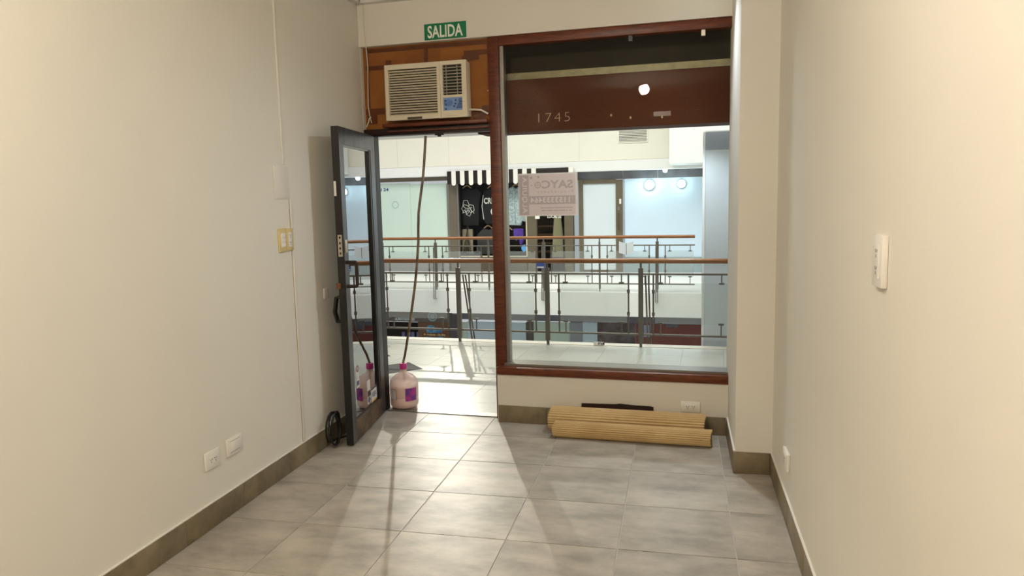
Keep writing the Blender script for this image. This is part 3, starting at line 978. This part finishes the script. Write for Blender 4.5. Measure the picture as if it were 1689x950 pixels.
def railing(v, posts, u0, u1, out, label, thin=(), braces=(), skip_panels=()):
    t = Thing('railing', label, 'railing', FAC, ((u0 + u1) / 2, v, 0))
    hh, uw, lw_ = .888, .755, .135
    t.part('handrail', MB().tube([(u0, v, hh), (u1, v, hh)], .026, 14), M_RAILW, smooth=True, label='round wooden handrail')
    t.part('upper_rail', MB().tube([(u0, v, uw), (u1, v, uw)], .010, 8), M_RAILM, smooth=True)
    t.part('lower_rail', MB().tube([(u0, v, lw_), (u1, v, lw_)], .011, 8), M_RAILM, smooth=True)
    for k, pu in enumerate(posts):
        w_ = .014 if k in thin else .024
        t.part('post', MB().box(pu - w_, pu + w_, v - .014, v + .014, .05, .815).box(pu - w_ * .55, pu + w_ * .55, v - .01, v + .01, .004, .05).tube([(pu, v, .815), (pu, v, .865)], .011, 8), M_RAILM)
        if k in braces:
            for du in (.045, .075):
                t.part('brace', MB().tube([(pu + du, v + .02 * out, .74), (pu + du, v + .30 * out, -.10)] if out > 0 else [(pu + du - .06, v + .06 * out, .74), (pu + du - .06, v + .12 * out, -.14), (pu + du - .06, v + .03 * out, -.15)], .009, 7), M_RAILM, smooth=True)
    for k in range(len(posts) - 1):
        a, b = posts[k] + .125, posts[k + 1] - .125
        for e in (a, b):
            if u0 < e < u1:
                t.part('baluster', MB().tube([(e, v, lw_), (e, v, uw)], .009, 7).box(e - .014, e + .014, v - .012, v + .012, .33, .365).box(e - .014, e + .014, v - .012, v + .012, .56, .595), M_RAILM, smooth=True)
        if k in skip_panels:
            continue
        b = min(b, u1)
        t.part('acrylic_panel', MB().box(a + .016, b - .016, v - .003, v + .003, .255, .665), M_ACRYL)
        for e in (a + .07, b - .07):
            t.part('panel_clip', MB().box(e - .006, e + .006, v - .005, v + .005, .672, uw).box(e - .026, e + .026, v - .012, v + .012, .655, .672), M_RAILM)
            t.part('panel_clip', MB().box(e - .006, e + .006, v - .005, v + .005, lw_, .248).box(e - .026, e + .026, v - .012, v + .012, .248, .265), M_RAILM)
    return t


VR, VF = 2.70, 7.05
np_ = [FAC.pix(x, 500, VR)[0] for x in (757, 903, 1057)]
d_ = np_[2] - np_[1]
npost = [np_[0] - 3 * d_, np_[0] - 2 * d_, np_[0] - d_, np_[0], np_[1], np_[2], FAC.pix(1203, 500, VR)[0] + .12]
railing(VR, npost, npost[0] - .3, npost[-1] + .9, 1, 'near walkway railing with wooden handrail and clear panels', braces=(3, 5))
fp = [FAC.pix(x, 430, VF)[0] for x in (632, 719, 806, 897, 989, 1084)]
d_ = fp[1] - fp[0]
uE = FAC.pix(1146, 430, VF)[0]
railing(VF, [fp[0] - 2 * d_, fp[0] - d_] + fp + [uE + .13], fp[0] - 2.3 * d_, uE, -1, 'far walkway railing on the opposite side of the atrium', thin=(0, 2, 4, 6), braces=(3, 5, 7))
# little tags on the near railing
a, b = FAC.pix(885, 434, VR - .03), FAC.pix(898, 443, VR - .03)
o = solo('railing_tag', MB().box(a[0], b[0], VR - .032, VR - .028, b[1], a[1]), mat('tag_blue', rgb(60, 96, 190), .5), FAC, 'small blue and white tag under the near handrail', 'tag')
child(o, 'white_band', MB().box(a[0] + .005, b[0] - .005, VR - .0335, VR - .032, b[1] + .006, b[1] + .022), M_LETTER)
a, b = FAC.pix(979, 563.5, VR + .02), FAC.pix(996, 569.5, VR + .02)
o = solo('number_card', MB().box(a[0], b[0], VR + .02, VR + .024, .0045, a[1] - b[1] + .006), M_LETTER, FAC, 'small white number card standing at the walkway edge', 'card')
for ch_, e0, e1 in (('n', .05, .085), ('1', .092, .115)):
    child(o, 'letter', text_mb(ch_, [(a[0] + e0, .012), (a[0] + e1, .012), (a[0] + e1, .036), (a[0] + e0, .036)], VR + .0195, .02), M_STB)
# open leaflet board on the far railing
a, b = FAC.pix(1021, 398, VF - .04), FAC.pix(1045, 420, VF - .04)
mu = (a[0] + b[0]) / 2
t = Thing('leaflet_holder', 'grey open-book shaped leaflet board on the far railing', 'leaflet holder', FAC, (mu, VF - .05, b[1]))
t.part('leaf', MB().prism([(a[0], a[1]), (mu - .006, a[1] - .035), (mu - .006, b[1]), (a[0], b[1] + .03)], VF - .05, VF - .042), M_GREYP)
t.part('leaf', MB().prism([(mu + .006, a[1] - .035), (b[0], a[1]), (b[0], b[1] + .03), (mu + .006, b[1])], VF - .05, VF - .042), M_GREYP)
t.part('bracket', MB().box(mu - .004, mu + .004, VF - .042, VF - .028, b[1], a[1] - .03), M_RAILM)

# ------------------------------------------------------------------ far side of the atrium
VS, VB = 10.2, 9.95          # shop fronts, bulkhead face
solo('far_gallery_floor', MB().box(GU0 - 2, GU1, 7.0, VS + 2.0, -.39, 0), M_WPAINT, FAC, 'white slab of the walkway across the atrium', 'floor', **S)
solo('lower_floor', MB().box(GU0 - 2, GU1 + 1, .2, VS + 2.0, -3.45, -3.3), M_GT, FAC, 'pale floor of the storey below', 'floor', **S)
solo('atrium_ceiling', MB().box(GU0 - 2, GU1, 2.86, VS + .4, 5.25, 5.4), M_WPAINT, FAC, 'high white ceiling over the atrium', 'ceiling', **S)
fb = FAC.pix(900, 285, VB)[1]
fm = FAC.pix(900, 268, VB)[1]
bk = Thing('wall_bulkhead', 'cream bulkhead above the far shop fronts', 'bulkhead', FAC, (-2, VB, fb), kind='structure')
bk.part('upper_face', MB().box(GU0 - 2, GU1, VB, VS + .6, fm, 5.25), M_CREAM)
bk.part('lower_strip', MB().box(GU0 - 2, GU1, VB - .05, VS - .01, fb, fm - .006), M_WPAINT)
for px in (655, 740, 840, 955):
    a = FAC.pix(px, 250, VB)
    bk.part('panel_seam', MB().box(a[0], a[0] + .006, VB - .0015, VB, fm + .01, 3.6), mat('seam', rgb(214, 208, 190), .8))
a = FAC.pix(1104, 240, VB - .9)
solo('wall_beam', MB().box(a[0], GU1, VB - .9, VB - .051, fb + .06, 5.25), M_WPAINT, FAC, 'white cross beam meeting the bulkhead by the grey lift shaft', 'beam', **S)
a, b = FAC.pix(1021, 207, VB), FAC.pix(1067, 233, VB)
t = Thing('vent_grille', 'grey slatted vent grille in the cream bulkhead', 'vent', FAC, ((a[0] + b[0]) / 2, VB, b[1]))
t.part('backing', MB().box(a[0], b[0], VB - .006, VB - .001, b[1], a[1]), mat('vent_dark', rgb(120, 116, 108), .7))
t.part('frame', MB().box(a[0] - .02, a[0], VB - .02, VB - .001, b[1], a[1]).box(b[0], b[0] + .02, VB - .02, VB - .001, b[1], a[1]).box(a[0] - .02, b[0] + .02, VB - .02, VB - .001, b[1] - .02, b[1]).box(a[0] - .02, b[0] + .02, VB - .02, VB - .001, a[1], a[1] + .02), M_CREAM)
for k in range(11):
    w_ = b[1] + (a[1] - b[1]) * (k + .3) / 11
    t.part('slat', MB().box(a[0], b[0], VB - .018, VB - .007, w_, w_ + .013), M_CREAM)
# lift shaft / core on the right
x0, x1 = FAC.pix(1158, 400, 3.0)[0], FAC.pix(1208, 400, 3.0)[0]
sh = Thing('wall_shaft', 'tall grey lift shaft standing beyond the near railing', 'shaft', FAC, (x0 + 1, 3.5, 0), kind='structure')
wt, wm = FAC.pix(1180, 217, 3.0)[1], FAC.pix(1180, 247, 3.0)[1]
sh.part('front_panel', MB().box(x0 + .025, x0 + 2.4, 3.0, 3.03, -3.3, wm), M_GREYP)
sh.part('front_band', MB().box(x0 + .025, x0 + 2.4, 3.0, 3.03, wm + .003, wt), M_GREYD, label='darker grey band at the top')
sh.part('corner_post', MB().box(x0, x0 + .024, 2.995, 3.12, -3.3, wt), M_WPAINT, label='white corner strip')
sh.part('side_wall', MB().box(x0 + .012, x0 + 2.4, 3.121, 7.0, -3.3, 2.18), M_WPAINT)


def shop_part(t, name, x0, y0, x1, y1, v0, v1, m, **k):
    q_ = quad(FAC, v0, x0, y0, x1, y1)
    return t.part(name, MB().box(q_[0][0], q_[1][0], v0, v1, max(q_[0][1], .001), min(q_[2][1], fb - .004)), m, **k)


# papered window on the left
M_PAP = mat('window_paper', rgb(206, 226, 214), 0.6, noise=0.03, scale=2)
M_PAPB = mat('window_paper_blue', rgb(212, 232, 246), 0.5, noise=0.02, scale=2)
t = Thing('papered_shopfront', 'far shop window covered in pale green paper, marked Local 24', 'shop front', FAC, (FAC.pix(650, 400, VS)[0], VS, 0))
shop_part(t, 'header', 440, 283, 740, 302, VS - .008, VS + .14, M_TAUPE)
for xa, xb in ((440, 575), (575.3, 678), (678.3, 740)):
    shop_part(t, 'paper_panel', xa, 303, xb, 426, VS, VS + .02, M_PAP)
shop_part(t, 'plinth', 440, 427, 741, 449, VS - .03, VS + .1, M_PLINTH)
shop_part(t, 'side_jamb', 738, 303, 742, 427, VS - .03, VS - .001, M_ALU)
t.part('lettering', text_mb('Local 24', quad(FAC, VS, 612, 310.5, 641, 315.8), VS - .002, .03), M_NAVY, label='small text Local 24')
a = FAC.pix(652, 338, VS)
t.part('emblem', MB().ring(a[0], a[1], .06, .085, VS - .003, VS - .001), mat('faint_emblem', rgb(176, 200, 192), .6), label='faint ring emblem')

# clothes shop
cs = Thing('clothes_shop', 'dark clothes shop front with glass window and open doorway', 'shop front', FAC, (FAC.pix(850, 400, VS)[0], VS, 0))
shop_part(cs, 'pillar', 742, 290, 755, 449, VS - .04, VS + .15, M_TAUPE)
shop_part(cs, 'pillar', 755.2, 303, 757.5, 449, VS - .05, VS - .02, M_ALU)
uA, uB = FAC.pix(742, 400, VS)[0], FAC.pix(945, 400, VS)[0]
cs.part('back_wall', MB().box(uA, uB, VS + 1.6, VS + 1.65, 0.0, 2.6), M_DKINT)
cs.part('side_wall', MB().box(uA, uA + .03, VS + .15, VS + 1.6, 0.0, 2.6), M_DKINT)
cs.part('side_wall', MB().box(uB - .03, uB, VS + .15, VS + 1.6, 0.0, 2.6), M_DKINT)
cs.part('inner_ceiling', MB().box(uA, uB, VS + .02, VS + 1.6, 2.05, 2.1), M_DKINT)
cs.part('inner_floor', MB().box(uA, uB, VS + .02, VS + 1.6, 0.001, .02), M_DKINT)
shop_part(cs, 'window_pane', 757.6, 303, 868, 422, VS, VS + .008, M_GLASS)
shop_part(cs, 'window_frame', 756, 422, 868, 424, VS - .02, VS + .03, mat('pale_frame', rgb(206, 194, 166), .5), label='pale lower window frame')
shop_part(cs, 'window_frame', 867, 300, 869, 424, VS - .02, VS + .03, mat('pale_frame', rgb(206, 194, 166), .5), label='pale upright window frame')
shop_part(cs, 'plinth', 757, 424.5, 869, 449, VS - .02, VS + .2, mat('dark_plinth', rgb(84, 74, 58), .5))
shop_part(cs, 'door_jamb', 870, 300, 885, 449, VS, VS + .1, M_OLIVE)
shop_part(cs, 'door_jamb', 931, 300, 945.5, 449, VS, VS + .1, M_OLIVE)
shop_part(cs, 'door_head', 869.5, 283, 945.5, 300, VS, VS + .1, M_DARKW)
for k in range(4):
    shop_part(cs, 'shelf', 887, 372 + 14 * k, 912, 374.5 + 14 * k, VS + .9, VS + 1.3, mat('shelf_wood', rgb(96, 60, 34), .6))
cs.part('lettering', text_mb('LOCAL 22', quad(FAC, VS, 903, 354.5, 926, 359.5), VS - .01, .03), M_LETTER)
a = FAC.pix(865, 409, VS)
st = cs.part('round_sticker', MB().disc(a[0], a[1], .068, VS - .004, VS - .001, 24, .072).prism([(a[0] - .03, a[1] - .06), (a[0] + .02, a[1] - .062), (a[0] - .02, a[1] - .095)], VS - .004, VS - .001), mat('sticker_blue', rgb(92, 160, 222), .5), label='round blue speech bubble sticker')
shop_part(cs, 'small_sticker', 882.5, 352, 890, 361, VS - .004, VS - .001, M_LETTER)

aw = Thing('striped_awning', 'black awning edge with white scalloped stripes over clothes shop', 'awning', FAC, (FAC.pix(845, 290, VB - .1)[0], VB - .1, fb - .2))
VA = VB - .1
wtop = FAC.pix(845, 279, VA)[1]
wbot = FAC.pix(776, 305.5, VA)[1]
ua, ub = FAC.pix(737, 290, VA)[0], FAC.pix(944, 290, VA)[0]
aw.part('backing', MB().box(ua, ub, VA + .012, VA + .03, wbot + .03, wtop), M_DKINT, label='black awning cloth')
per = (FAC.pix(805.8, 290, VA)[0] - FAC.pix(748, 290, VA)[0]) / 4
s0 = FAC.pix(748, 290, VA)[0]
for k in range(14):
    if k in (10, 11, 12):
        continue
    cu = s0 + per * k
    hw_ = .047
    pts = [(cu - hw_, wtop), (cu - hw_, wbot + hw_)] + [(cu - hw_ * math.cos(math.pi * i / 8), wbot + hw_ - hw_ * math.sin(math.pi * i / 8)) for i in range(1, 8)] + [(cu + hw_, wbot + hw_), (cu + hw_, wtop)]
    aw.part('stripe', MB().prism(pts, VA - .004, VA + .011), M_LETTER)

# garments behind the glass
M_HANG = mat('hanger_wood', rgb(196, 156, 108), .5)


def garment(label, pts, v, m, hanger=None, prints=(), th=.07, cat='garment'):
    P_ = [FAC.pix(x, y, v) for x, y in pts]
    us = [p[0] for p in P_]
    base = ((min(us) + max(us)) / 2, v + th / 2, min(p[1] for p in P_))
    t = Thing('hanging_garment', label, cat, FAC, base, 'clothes in the far shop window')
    t.part('cloth', MB().prism(P_, v, v + th), m, bevel=.02, seg=3)
    if hanger:
        h_ = FAC.pix(hanger[0], hanger[1], v + .03)
        t.part('hanger', MB().tube([(h_[0] - .09, v + .03, h_[1] - .03), (h_[0] - .04, v + .03, h_[1] + .012), (h_[0], v + .03, h_[1] + .024), (h_[0] + .04, v + .03, h_[1] + .012), (h_[0] + .09, v + .03, h_[1] - .03)], .012, 7), M_HANG, smooth=True)
        t.part('hook', MB().tube([(h_[0], v + .03, h_[1] + .02), (h_[0], v + .03, h_[1] + .10)], .005, 6), M_ALU)
    for mb_, km in prints:
        t.part('print', mb_, km)
    return t


VG = VS + .12
M_BLK = mat('black_cloth', rgb(22, 22, 22), .9)
M_WCL = mat('white_cloth', rgb(222, 232, 234), .9, col2=rgb(150, 168, 172), scale=26)


def scrib(pts, r=.006, v=VG - .004):
    return MB().tube([(FAC.pix(x, y, v)[0], v, FAC.pix(x, y, v)[1]) for x, y in pts], r, 5)


def squiggle(cx, cy, rx, ry, seed, n=26):
    rnd = random.Random(seed)
    pts = []
    for i in range(n):
        t_ = i / n * 2 * math.pi * 2.5
        k_ = .55 + .45 * math.sin(t_ * 1.7 + seed)
        pts.append((cx + rx * k_ * math.cos(t_), cy + ry * k_ * math.sin(t_)))
    return pts


garment('black shirt with a white line drawing in the clothes shop', [(761, 318), (769, 311), (777, 314), (785, 311), (792.5, 318), (791, 332), (789, 330), (789, 372), (764, 372), (764, 330), (762, 332)], VG, M_BLK, (770, 308),
        [(scrib(squiggle(772, 342, 11, 15, 3)), M_LETTER), (scrib([(763, 352), (766, 346), (771, 353), (776, 345), (782, 352)]), M_LETTER)])
hq = quad(FAC, VG, 798, 326, 822, 336)
hr = FAC.pix(816, 349, VG)
garment('black hoodie with white lettering and ring print', [(797, 316), (806, 311), (815, 314), (822, 311), (828, 316), (831, 360), (827, 362), (826, 370), (801, 370), (798, 362), (793, 360)], VG, M_BLK, (811, 308),
        [(text_mb('CRIMI', hq, VG - .003, .03), M_LETTER), (MB().ring(hr[0], hr[1], .045, .09, VG - .004, VG - .001), M_LETTER), (scrib([(797, 322), (795, 340), (798, 362)], .007), M_LETTER)])
garment('white patterned jacket hanging open in the clothes shop', [(836, 313), (845, 307), (850, 312), (855, 307), (864, 314), (870, 360), (866, 366), (861, 364), (859, 372), (838, 371), (836, 362), (832, 360)], VG, M_WCL, (851, 306),
        [(scrib([(850, 312), (849, 340), (850, 370)], .005), M_GREYD)])
garment('purple trousers hanging below the white jacket', [(846, 377), (863, 377), (864, 396), (861, 404), (857, 404), (855, 388), (851, 398), (847, 392)], VG + .05, mat('purple_cloth', rgb(96, 62, 170), .9), (838, 377))
garment('charcoal top on a wooden hanger low in the shop window', [(786, 388), (796, 377), (805, 379), (814, 377), (826, 388), (822, 420), (788, 420)], VG + .1, mat('charcoal_cloth', rgb(62, 60, 58), .9), (805, 374))
garment('beige trousers hanging beside the shop pillar', [(762, 378), (779, 378), (780, 420), (773, 420), (771, 392), (769, 420), (762, 420)], VG + .02, mat('beige_cloth', rgb(150, 136, 112), .9))
garment('pale green long dress on display in the shop doorway', [(914, 352), (924, 352), (928, 380), (930, 425), (910, 425), (912, 380)], VS + .35, mat('sage_cloth', rgb(150, 146, 112), .9))

# frosted door and blue window
fd = Thing('frosted_shop_door', 'far shop door with white frosted pane and olive frame', 'door', FAC, (FAC.pix(990, 400, VS)[0], VS, 0))
shop_part(fd, 'pillar', 947.5, 297, 955, 449, VS - .03, VS + .1, M_GREYD)
shop_part(fd, 'frame', 955.2, 296, 962, 448, VS - .03, VS + .04, M_OLIVE)
shop_part(fd, 'frame', 1016, 296, 1027, 448, VS - .03, VS + .04, M_OLIVE)
shop_part(fd, 'frame', 962.2, 296, 1015.8, 303, VS - .03, VS + .04, M_OLIVE)
shop_part(fd, 'frosted_pane', 962.2, 303.2, 1015.8, 445, VS, VS + .02, mat('frosted', rgb(218, 228, 232), .5))
shop_part(fd, 'bottom_rail', 962.2, 445.2, 1015.8, 448.5, VS - .02, VS + .03, M_OLIVE)
a, b = FAC.pix(1021, 352, VS), FAC.pix(1021, 378, VS)
fd.part('handle', MB().tube([(a[0], VS - .03, a[1]), (a[0], VS - .08, a[1]), (a[0], VS - .08, b[1]), (a[0], VS - .03, b[1])], .014, 8), mat('brass_dark', rgb(92, 70, 44), .4))
shop_part(fd, 'lock', 1018.5, 341, 1022.5, 347, VS - .045, VS - .03, M_ALU)
shop_part(fd, 'sticker', 1021.5, 328, 1024.5, 336, VS - .034, VS - .03, M_LETTER)
bw = Thing('blue_papered_shopfront', 'far shop window covered in pale blue paper under grey marble', 'shop front', FAC, (FAC.pix(1085, 400, VS)[0], VS, 0))
M_MARB = mat('grey_marble', rgb(122, 122, 126), .25, col2=rgb(92, 92, 98), scale=2.2, detail=8)
for own, xa, xb in ((fd, 947.5, 1027), (bw, 1027.5, 1084), (bw, 1085, 1250)):
    q0, q1 = FAC.pix(xa, 300, VS)[0], FAC.pix(xb, 300, VS)[0]
    own.part('marble_slab', MB().box(q0 + .003, q1 - .003, VS - .008, VS + .1, FAC.pix(1000, 296, VS)[1] + .004, fb - .002), M_MARB)
q0, q1 = FAC.pix(1030, 300, VS)[0], FAC.pix(1250, 300, VS)[0]
wt_, wb_ = FAC.pix(1085, 293.5, VS)[1], FAC.pix(1085, 424, VS)[1]
bw.part('paper_panel', MB().box(q0, q1, VS, VS + .02, wb_, wt_), M_PAPB)
bw.part('side_jamb', MB().box(FAC.pix(1027.3, 300, VS)[0], q0 - .002, VS - .03, VS + .05, .0, wt_), M_GREYD)
bw.part('plinth', MB().box(q0, q1, VS - .03, VS + .1, 0.001, wb_ - .003), mat('plinth_teal', rgb(150, 166, 170), .3))
for px, py, pw_, lab_ in ((1071, 305, 2.6, 'larger round glowing disc for a cool light reflection on the blue papered window'), (1124, 303, 1.8, 'smaller round glowing disc for a cool light reflection on the blue papered window'), (1097, 281, .6, 'tiny glowing disc for a cool light reflection on the grey marble')):
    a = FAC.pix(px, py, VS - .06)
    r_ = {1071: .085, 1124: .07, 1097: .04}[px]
    t = Thing('reflection_spot', lab_, 'lamp', FAC, (a[0], VS - .05, a[1] - r_))  # light reflections on the far shop front, built as glowing discs
    t.part('housing', MB().disc(a[0], a[1], r_ * 1.15, VS - .05, VS - .037, 24), M_WHITE)  # white rim behind the glowing disc, no real fixture
    t.part('lens', MB().disc(a[0], a[1], r_, VS - .06, VS - .05, 24), emit('reflection_glow', (.75, .97, 1, 1), 14))  # emissive face stands in for the reflected light
    l = light('POINT', 'reflection_glow_light', FAC, (a[0], VS - .16, a[1]), pw_, (.70, .95, 1.0), .04)  # added point light spreads the reflection's glow over the paper
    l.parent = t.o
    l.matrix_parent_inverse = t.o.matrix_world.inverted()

# ------------------------------------------------------------------ storey below
ls = Thing('lower_shopfronts', 'shop fronts of the storey below the far walkway', 'shop front', FAC, (-2, VS, -3.3))
M_NB = mat('navy_band', rgb(112, 112, 124), .5, noise=.15, scale=3)
M_BRN = mat('mural_brown', rgb(128, 98, 72), .7, noise=.15, scale=3)


def low(name, x0, y0, x1, y1, v0, v1, m, **k):
    q_ = quad(FAC, v0, x0, y0, x1, y1)
    return ls.part(name, MB().box(q_[0][0], q_[1][0], v0, v1, q_[0][1], q_[2][1]), m, **k)


low('sign_band', 600, 512, 742, 530.5, VS - .05, VS + .1, mat('sign_brown', rgb(108, 98, 92), .5, noise=.1))
ls.part('lettering', text_mb('ELMAVARIANES', quad(FAC, VS - .05, 652, 524, 684, 528.5), VS - .052, .04), mat('pale_letters', rgb(206, 220, 226), .5), label='pale shop lettering')
a = FAC.pix(713, 522, VS - .05)
ls.part('round_logo', MB().ring(a[0], a[1], .075, .11, VS - .054, VS - .05).disc(a[0], a[1], .06, VS - .053, VS - .05, 20), mat('logo_grey', rgb(150, 168, 178), .5), label='grey ring logo')
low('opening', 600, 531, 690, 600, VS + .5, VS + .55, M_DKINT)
for x_ in (664, 673, 679, 688):
    low('display_post', x_, 548, x_ + 4, 600, VS + .2, VS + .24, mat('display_blue', rgb(112, 116, 160), .5))
mural = low('mural_wall', 690.5, 531, 742, 600, VS, VS + .1, M_BRN, label='brown wall with a blue painted sign')
M_SEA = mat('mural_blue', rgb(110, 176, 206), .6, col2=rgb(70, 118, 176), scale=9)


def mpoly(pts, m, v):
    ls.part('mural_shape', MB().prism([FAC.pix(x, y, v) for x, y in pts], v, v + .004), m, parent=mural)


mpoly([(703, 543), (705, 537), (711, 536), (718, 539), (714, 541), (716, 543), (724, 542), (730, 545), (728, 549), (704, 549)], M_SEA, VS - .006)
mpoly([(698, 561), (700, 556), (706, 555), (716, 556.5), (728, 555), (732, 557), (726, 563), (714, 565), (702, 564)], M_SEA, VS - .006)
mpoly([(697, 549.5), (736, 549.5), (736, 555), (697, 555)], mat('mural_band', rgb(120, 70, 30), .6), VS - .008)
ls.part('lettering', text_mb('M. Andarey - Da Elvy', quad(FAC, VS - .009, 699, 550.3, 735, 554.4), VS - .0095, .03), mat('cream_letters', rgb(236, 214, 160), .5), parent=mural)
low('pillar', 742.5, 519, 757, 600, VS - .06, VS + .1, mat('pillar_grey', rgb(84, 82, 84), .5))
low('sign_band', 757.5, 512, 1160, 531, VS - .05, VS + .1, M_NB)
for xa, xb, m_ in ((757.5, 771, M_PAP), (771.5, 868, M_PAPB), (880.5, 940, M_PAP), (961, 985, M_PAPB)):
    low('glass_front', xa, 531.5, xb, 610, VS, VS + .03, m_)
low('pillar', 868.5, 531.5, 880, 610, VS - .02, VS + .1, mat('pillar_dark', rgb(92, 84, 80), .5))
low('pillar', 940.5, 531.5, 960.5, 610, VS - .02, VS + .1, M_GREYD)
low('poster_wall', 985.5, 531.5, 1048, 610, VS, VS + .05, mat('poster_grey', rgb(122, 112, 116), .6, col2=rgb(84, 70, 66), scale=4))
low('maroon_wall', 1048.5, 531.5, 1160, 610, VS, VS + .05, mat('maroon', rgb(138, 78, 72), .6, noise=.1))
low('poster', 1062, 536, 1074, 556, VS - .01, VS - .002, mat('poster_blue', rgb(160, 176, 206), .5))
low('poster', 1098, 533.5, 1118, 540, VS - .01, VS - .002, M_NB)

# flood lamp high on the far side
t = Thing('flood_lamp', 'warm flood lamp high on the bulkhead across the atrium', 'lamp', FAC, (-3.43, 8.0, 3.6))
t.part('housing', MB().box(-3.55, -3.31, 8.0, 8.1, 3.58, 3.76), M_DARK, bevel=.01)
t.part('lens', MB().box(-3.53, -3.33, 7.992, 7.999, 3.60, 3.74), emit('flood_glow', (1, .95, .82, 1), 20))
t.part('stem', MB().tube([(-3.43, 8.06, 3.76), (-3.43, 8.06, 5.249)], .015, 8), M_DARK)
l = light('SPOT', 'flood_beam', FAC, (-3.43, 7.95, 3.66), 800, (1, .95, .82), .04, (2.75, -7.9, -3.5), math.radians(25), .55)
l.parent = t.o
l.matrix_parent_inverse = t.o.matrix_world.inverted()

# sign on the window, seen from the back
VSG = .112
c4 = [FAC.pix(856, 357, VSG), FAC.pix(953, 355, VSG), FAC.pix(953, 283, VSG), FAC.pix(856, 287.5, VSG)]
su0, su1 = c4[0][0], c4[1][0]
sw0, sw1 = (c4[0][1] + c4[1][1]) / 2, (c4[2][1] + c4[3][1]) / 2
M_SG = mat('sign_back', rgb(216, 205, 206), .7)
M_SGD = mat('sign_print', rgb(184, 172, 175), .7)
M_SGW = mat('sign_margin', rgb(226, 222, 222), .5)
M_SGL = mat('sign_reverse', rgb(222, 213, 212), .7)
sg = Thing('rental_sign', 'pinkish rental sign ALQUILA SAYCO seen mirrored on the window', 'sign', FAC, ((su0 + su1) / 2, VSG, sw0))
SW, SH = su1 - su0, sw1 - sw0
sg.part('sheet', MB().box(su0, su1, VSG + .001, VSG + .003, sw0, sw1), M_SGW)


def srect(x0, y0, x1, y1):      # fractions of the sheet as seen from inside, y from the top
    return [(su0 + SW * x0, sw1 - SH * y1), (su0 + SW * x1, sw1 - SH * y1), (su0 + SW * x1, sw1 - SH * y0), (su0 + SW * x0, sw1 - SH * y0)]


def sbox(x0, y0, x1, y1, d):
    r_ = srect(x0, y0, x1, y1)
    return MB().box(r_[0][0], r_[1][0], VSG + .001 - d, VSG + .001, r_[0][1], r_[2][1])


sg.part('print_area', sbox(.015, .03, .965, .975, .0004), M_SG)
sg.part('side_band', sbox(.015, .035, .18, .97, .0008), M_SGD)
sg.part('number_band', sbox(.18, .53, .965, .725, .0008), M_SGD)
letters(sg, text_mb('ALQUILA', srect(.055, .08, .15, .93), VSG - .0002, .012, mirror=True, vertical=True, spacing=1.1), M_SGL)
letters(sg, text_mb('SAYC', srect(.40, .17, .925, .36), VSG, .03, mirror=True), M_SGD)
r_ = srect(.28, .17, .39, .38)
cu, cw, rr_ = (r_[0][0] + r_[1][0]) / 2, (r_[0][1] + r_[2][1]) / 2, (r_[1][0] - r_[0][0]) / 2
sg.part('logo_ring', MB().ring(cu, cw, rr_ * .72, rr_, VSG - .0003, VSG + .0004).box(cu - .002, cu + .002, VSG - .0003, VSG + .0004, cw - rr_, cw + rr_).box(cu - rr_, cu + rr_, VSG - .0003, VSG + .0004, cw - .002, cw + .002), M_SGD)
sg.part('lettering', text_mb('Propiedades', srect(.33, .40, .925, .485), VSG, .0, mirror=True, spacing=1.6), M_SGD)
letters(sg, text_mb('1153333464', srect(.205, .56, .87, .69), VSG - .0002, .02, mirror=True, spacing=1.1), M_SGL)
for y_, words in ((.80, ((.375, .43), (.44, .60), (.61, .80), (.81, .92))), (.862, ((.39, .47), (.48, .575), (.59, .68), (.69, .79), (.80, .83), (.85, .91)))):
    for xa, xb in words:      # small print too faint to read
        sg.part('print_line', sbox(xa, y_, xb, y_ + .024, .0008), M_SGD)
for x_, y_, r_ in ((.22, .10, .022), (.345, .09, .016), (.23, .28, .012)):
    b_ = srect(x_ - r_, y_ - r_ * 1.2, x_ + r_, y_ + r_ * 1.2)
    sg.part('mark', MB().box(b_[0][0], b_[1][0], VSG + .0001, VSG + .0006, b_[0][1], b_[2][1]), mat('sign_faint', rgb(184, 170, 166), .7))
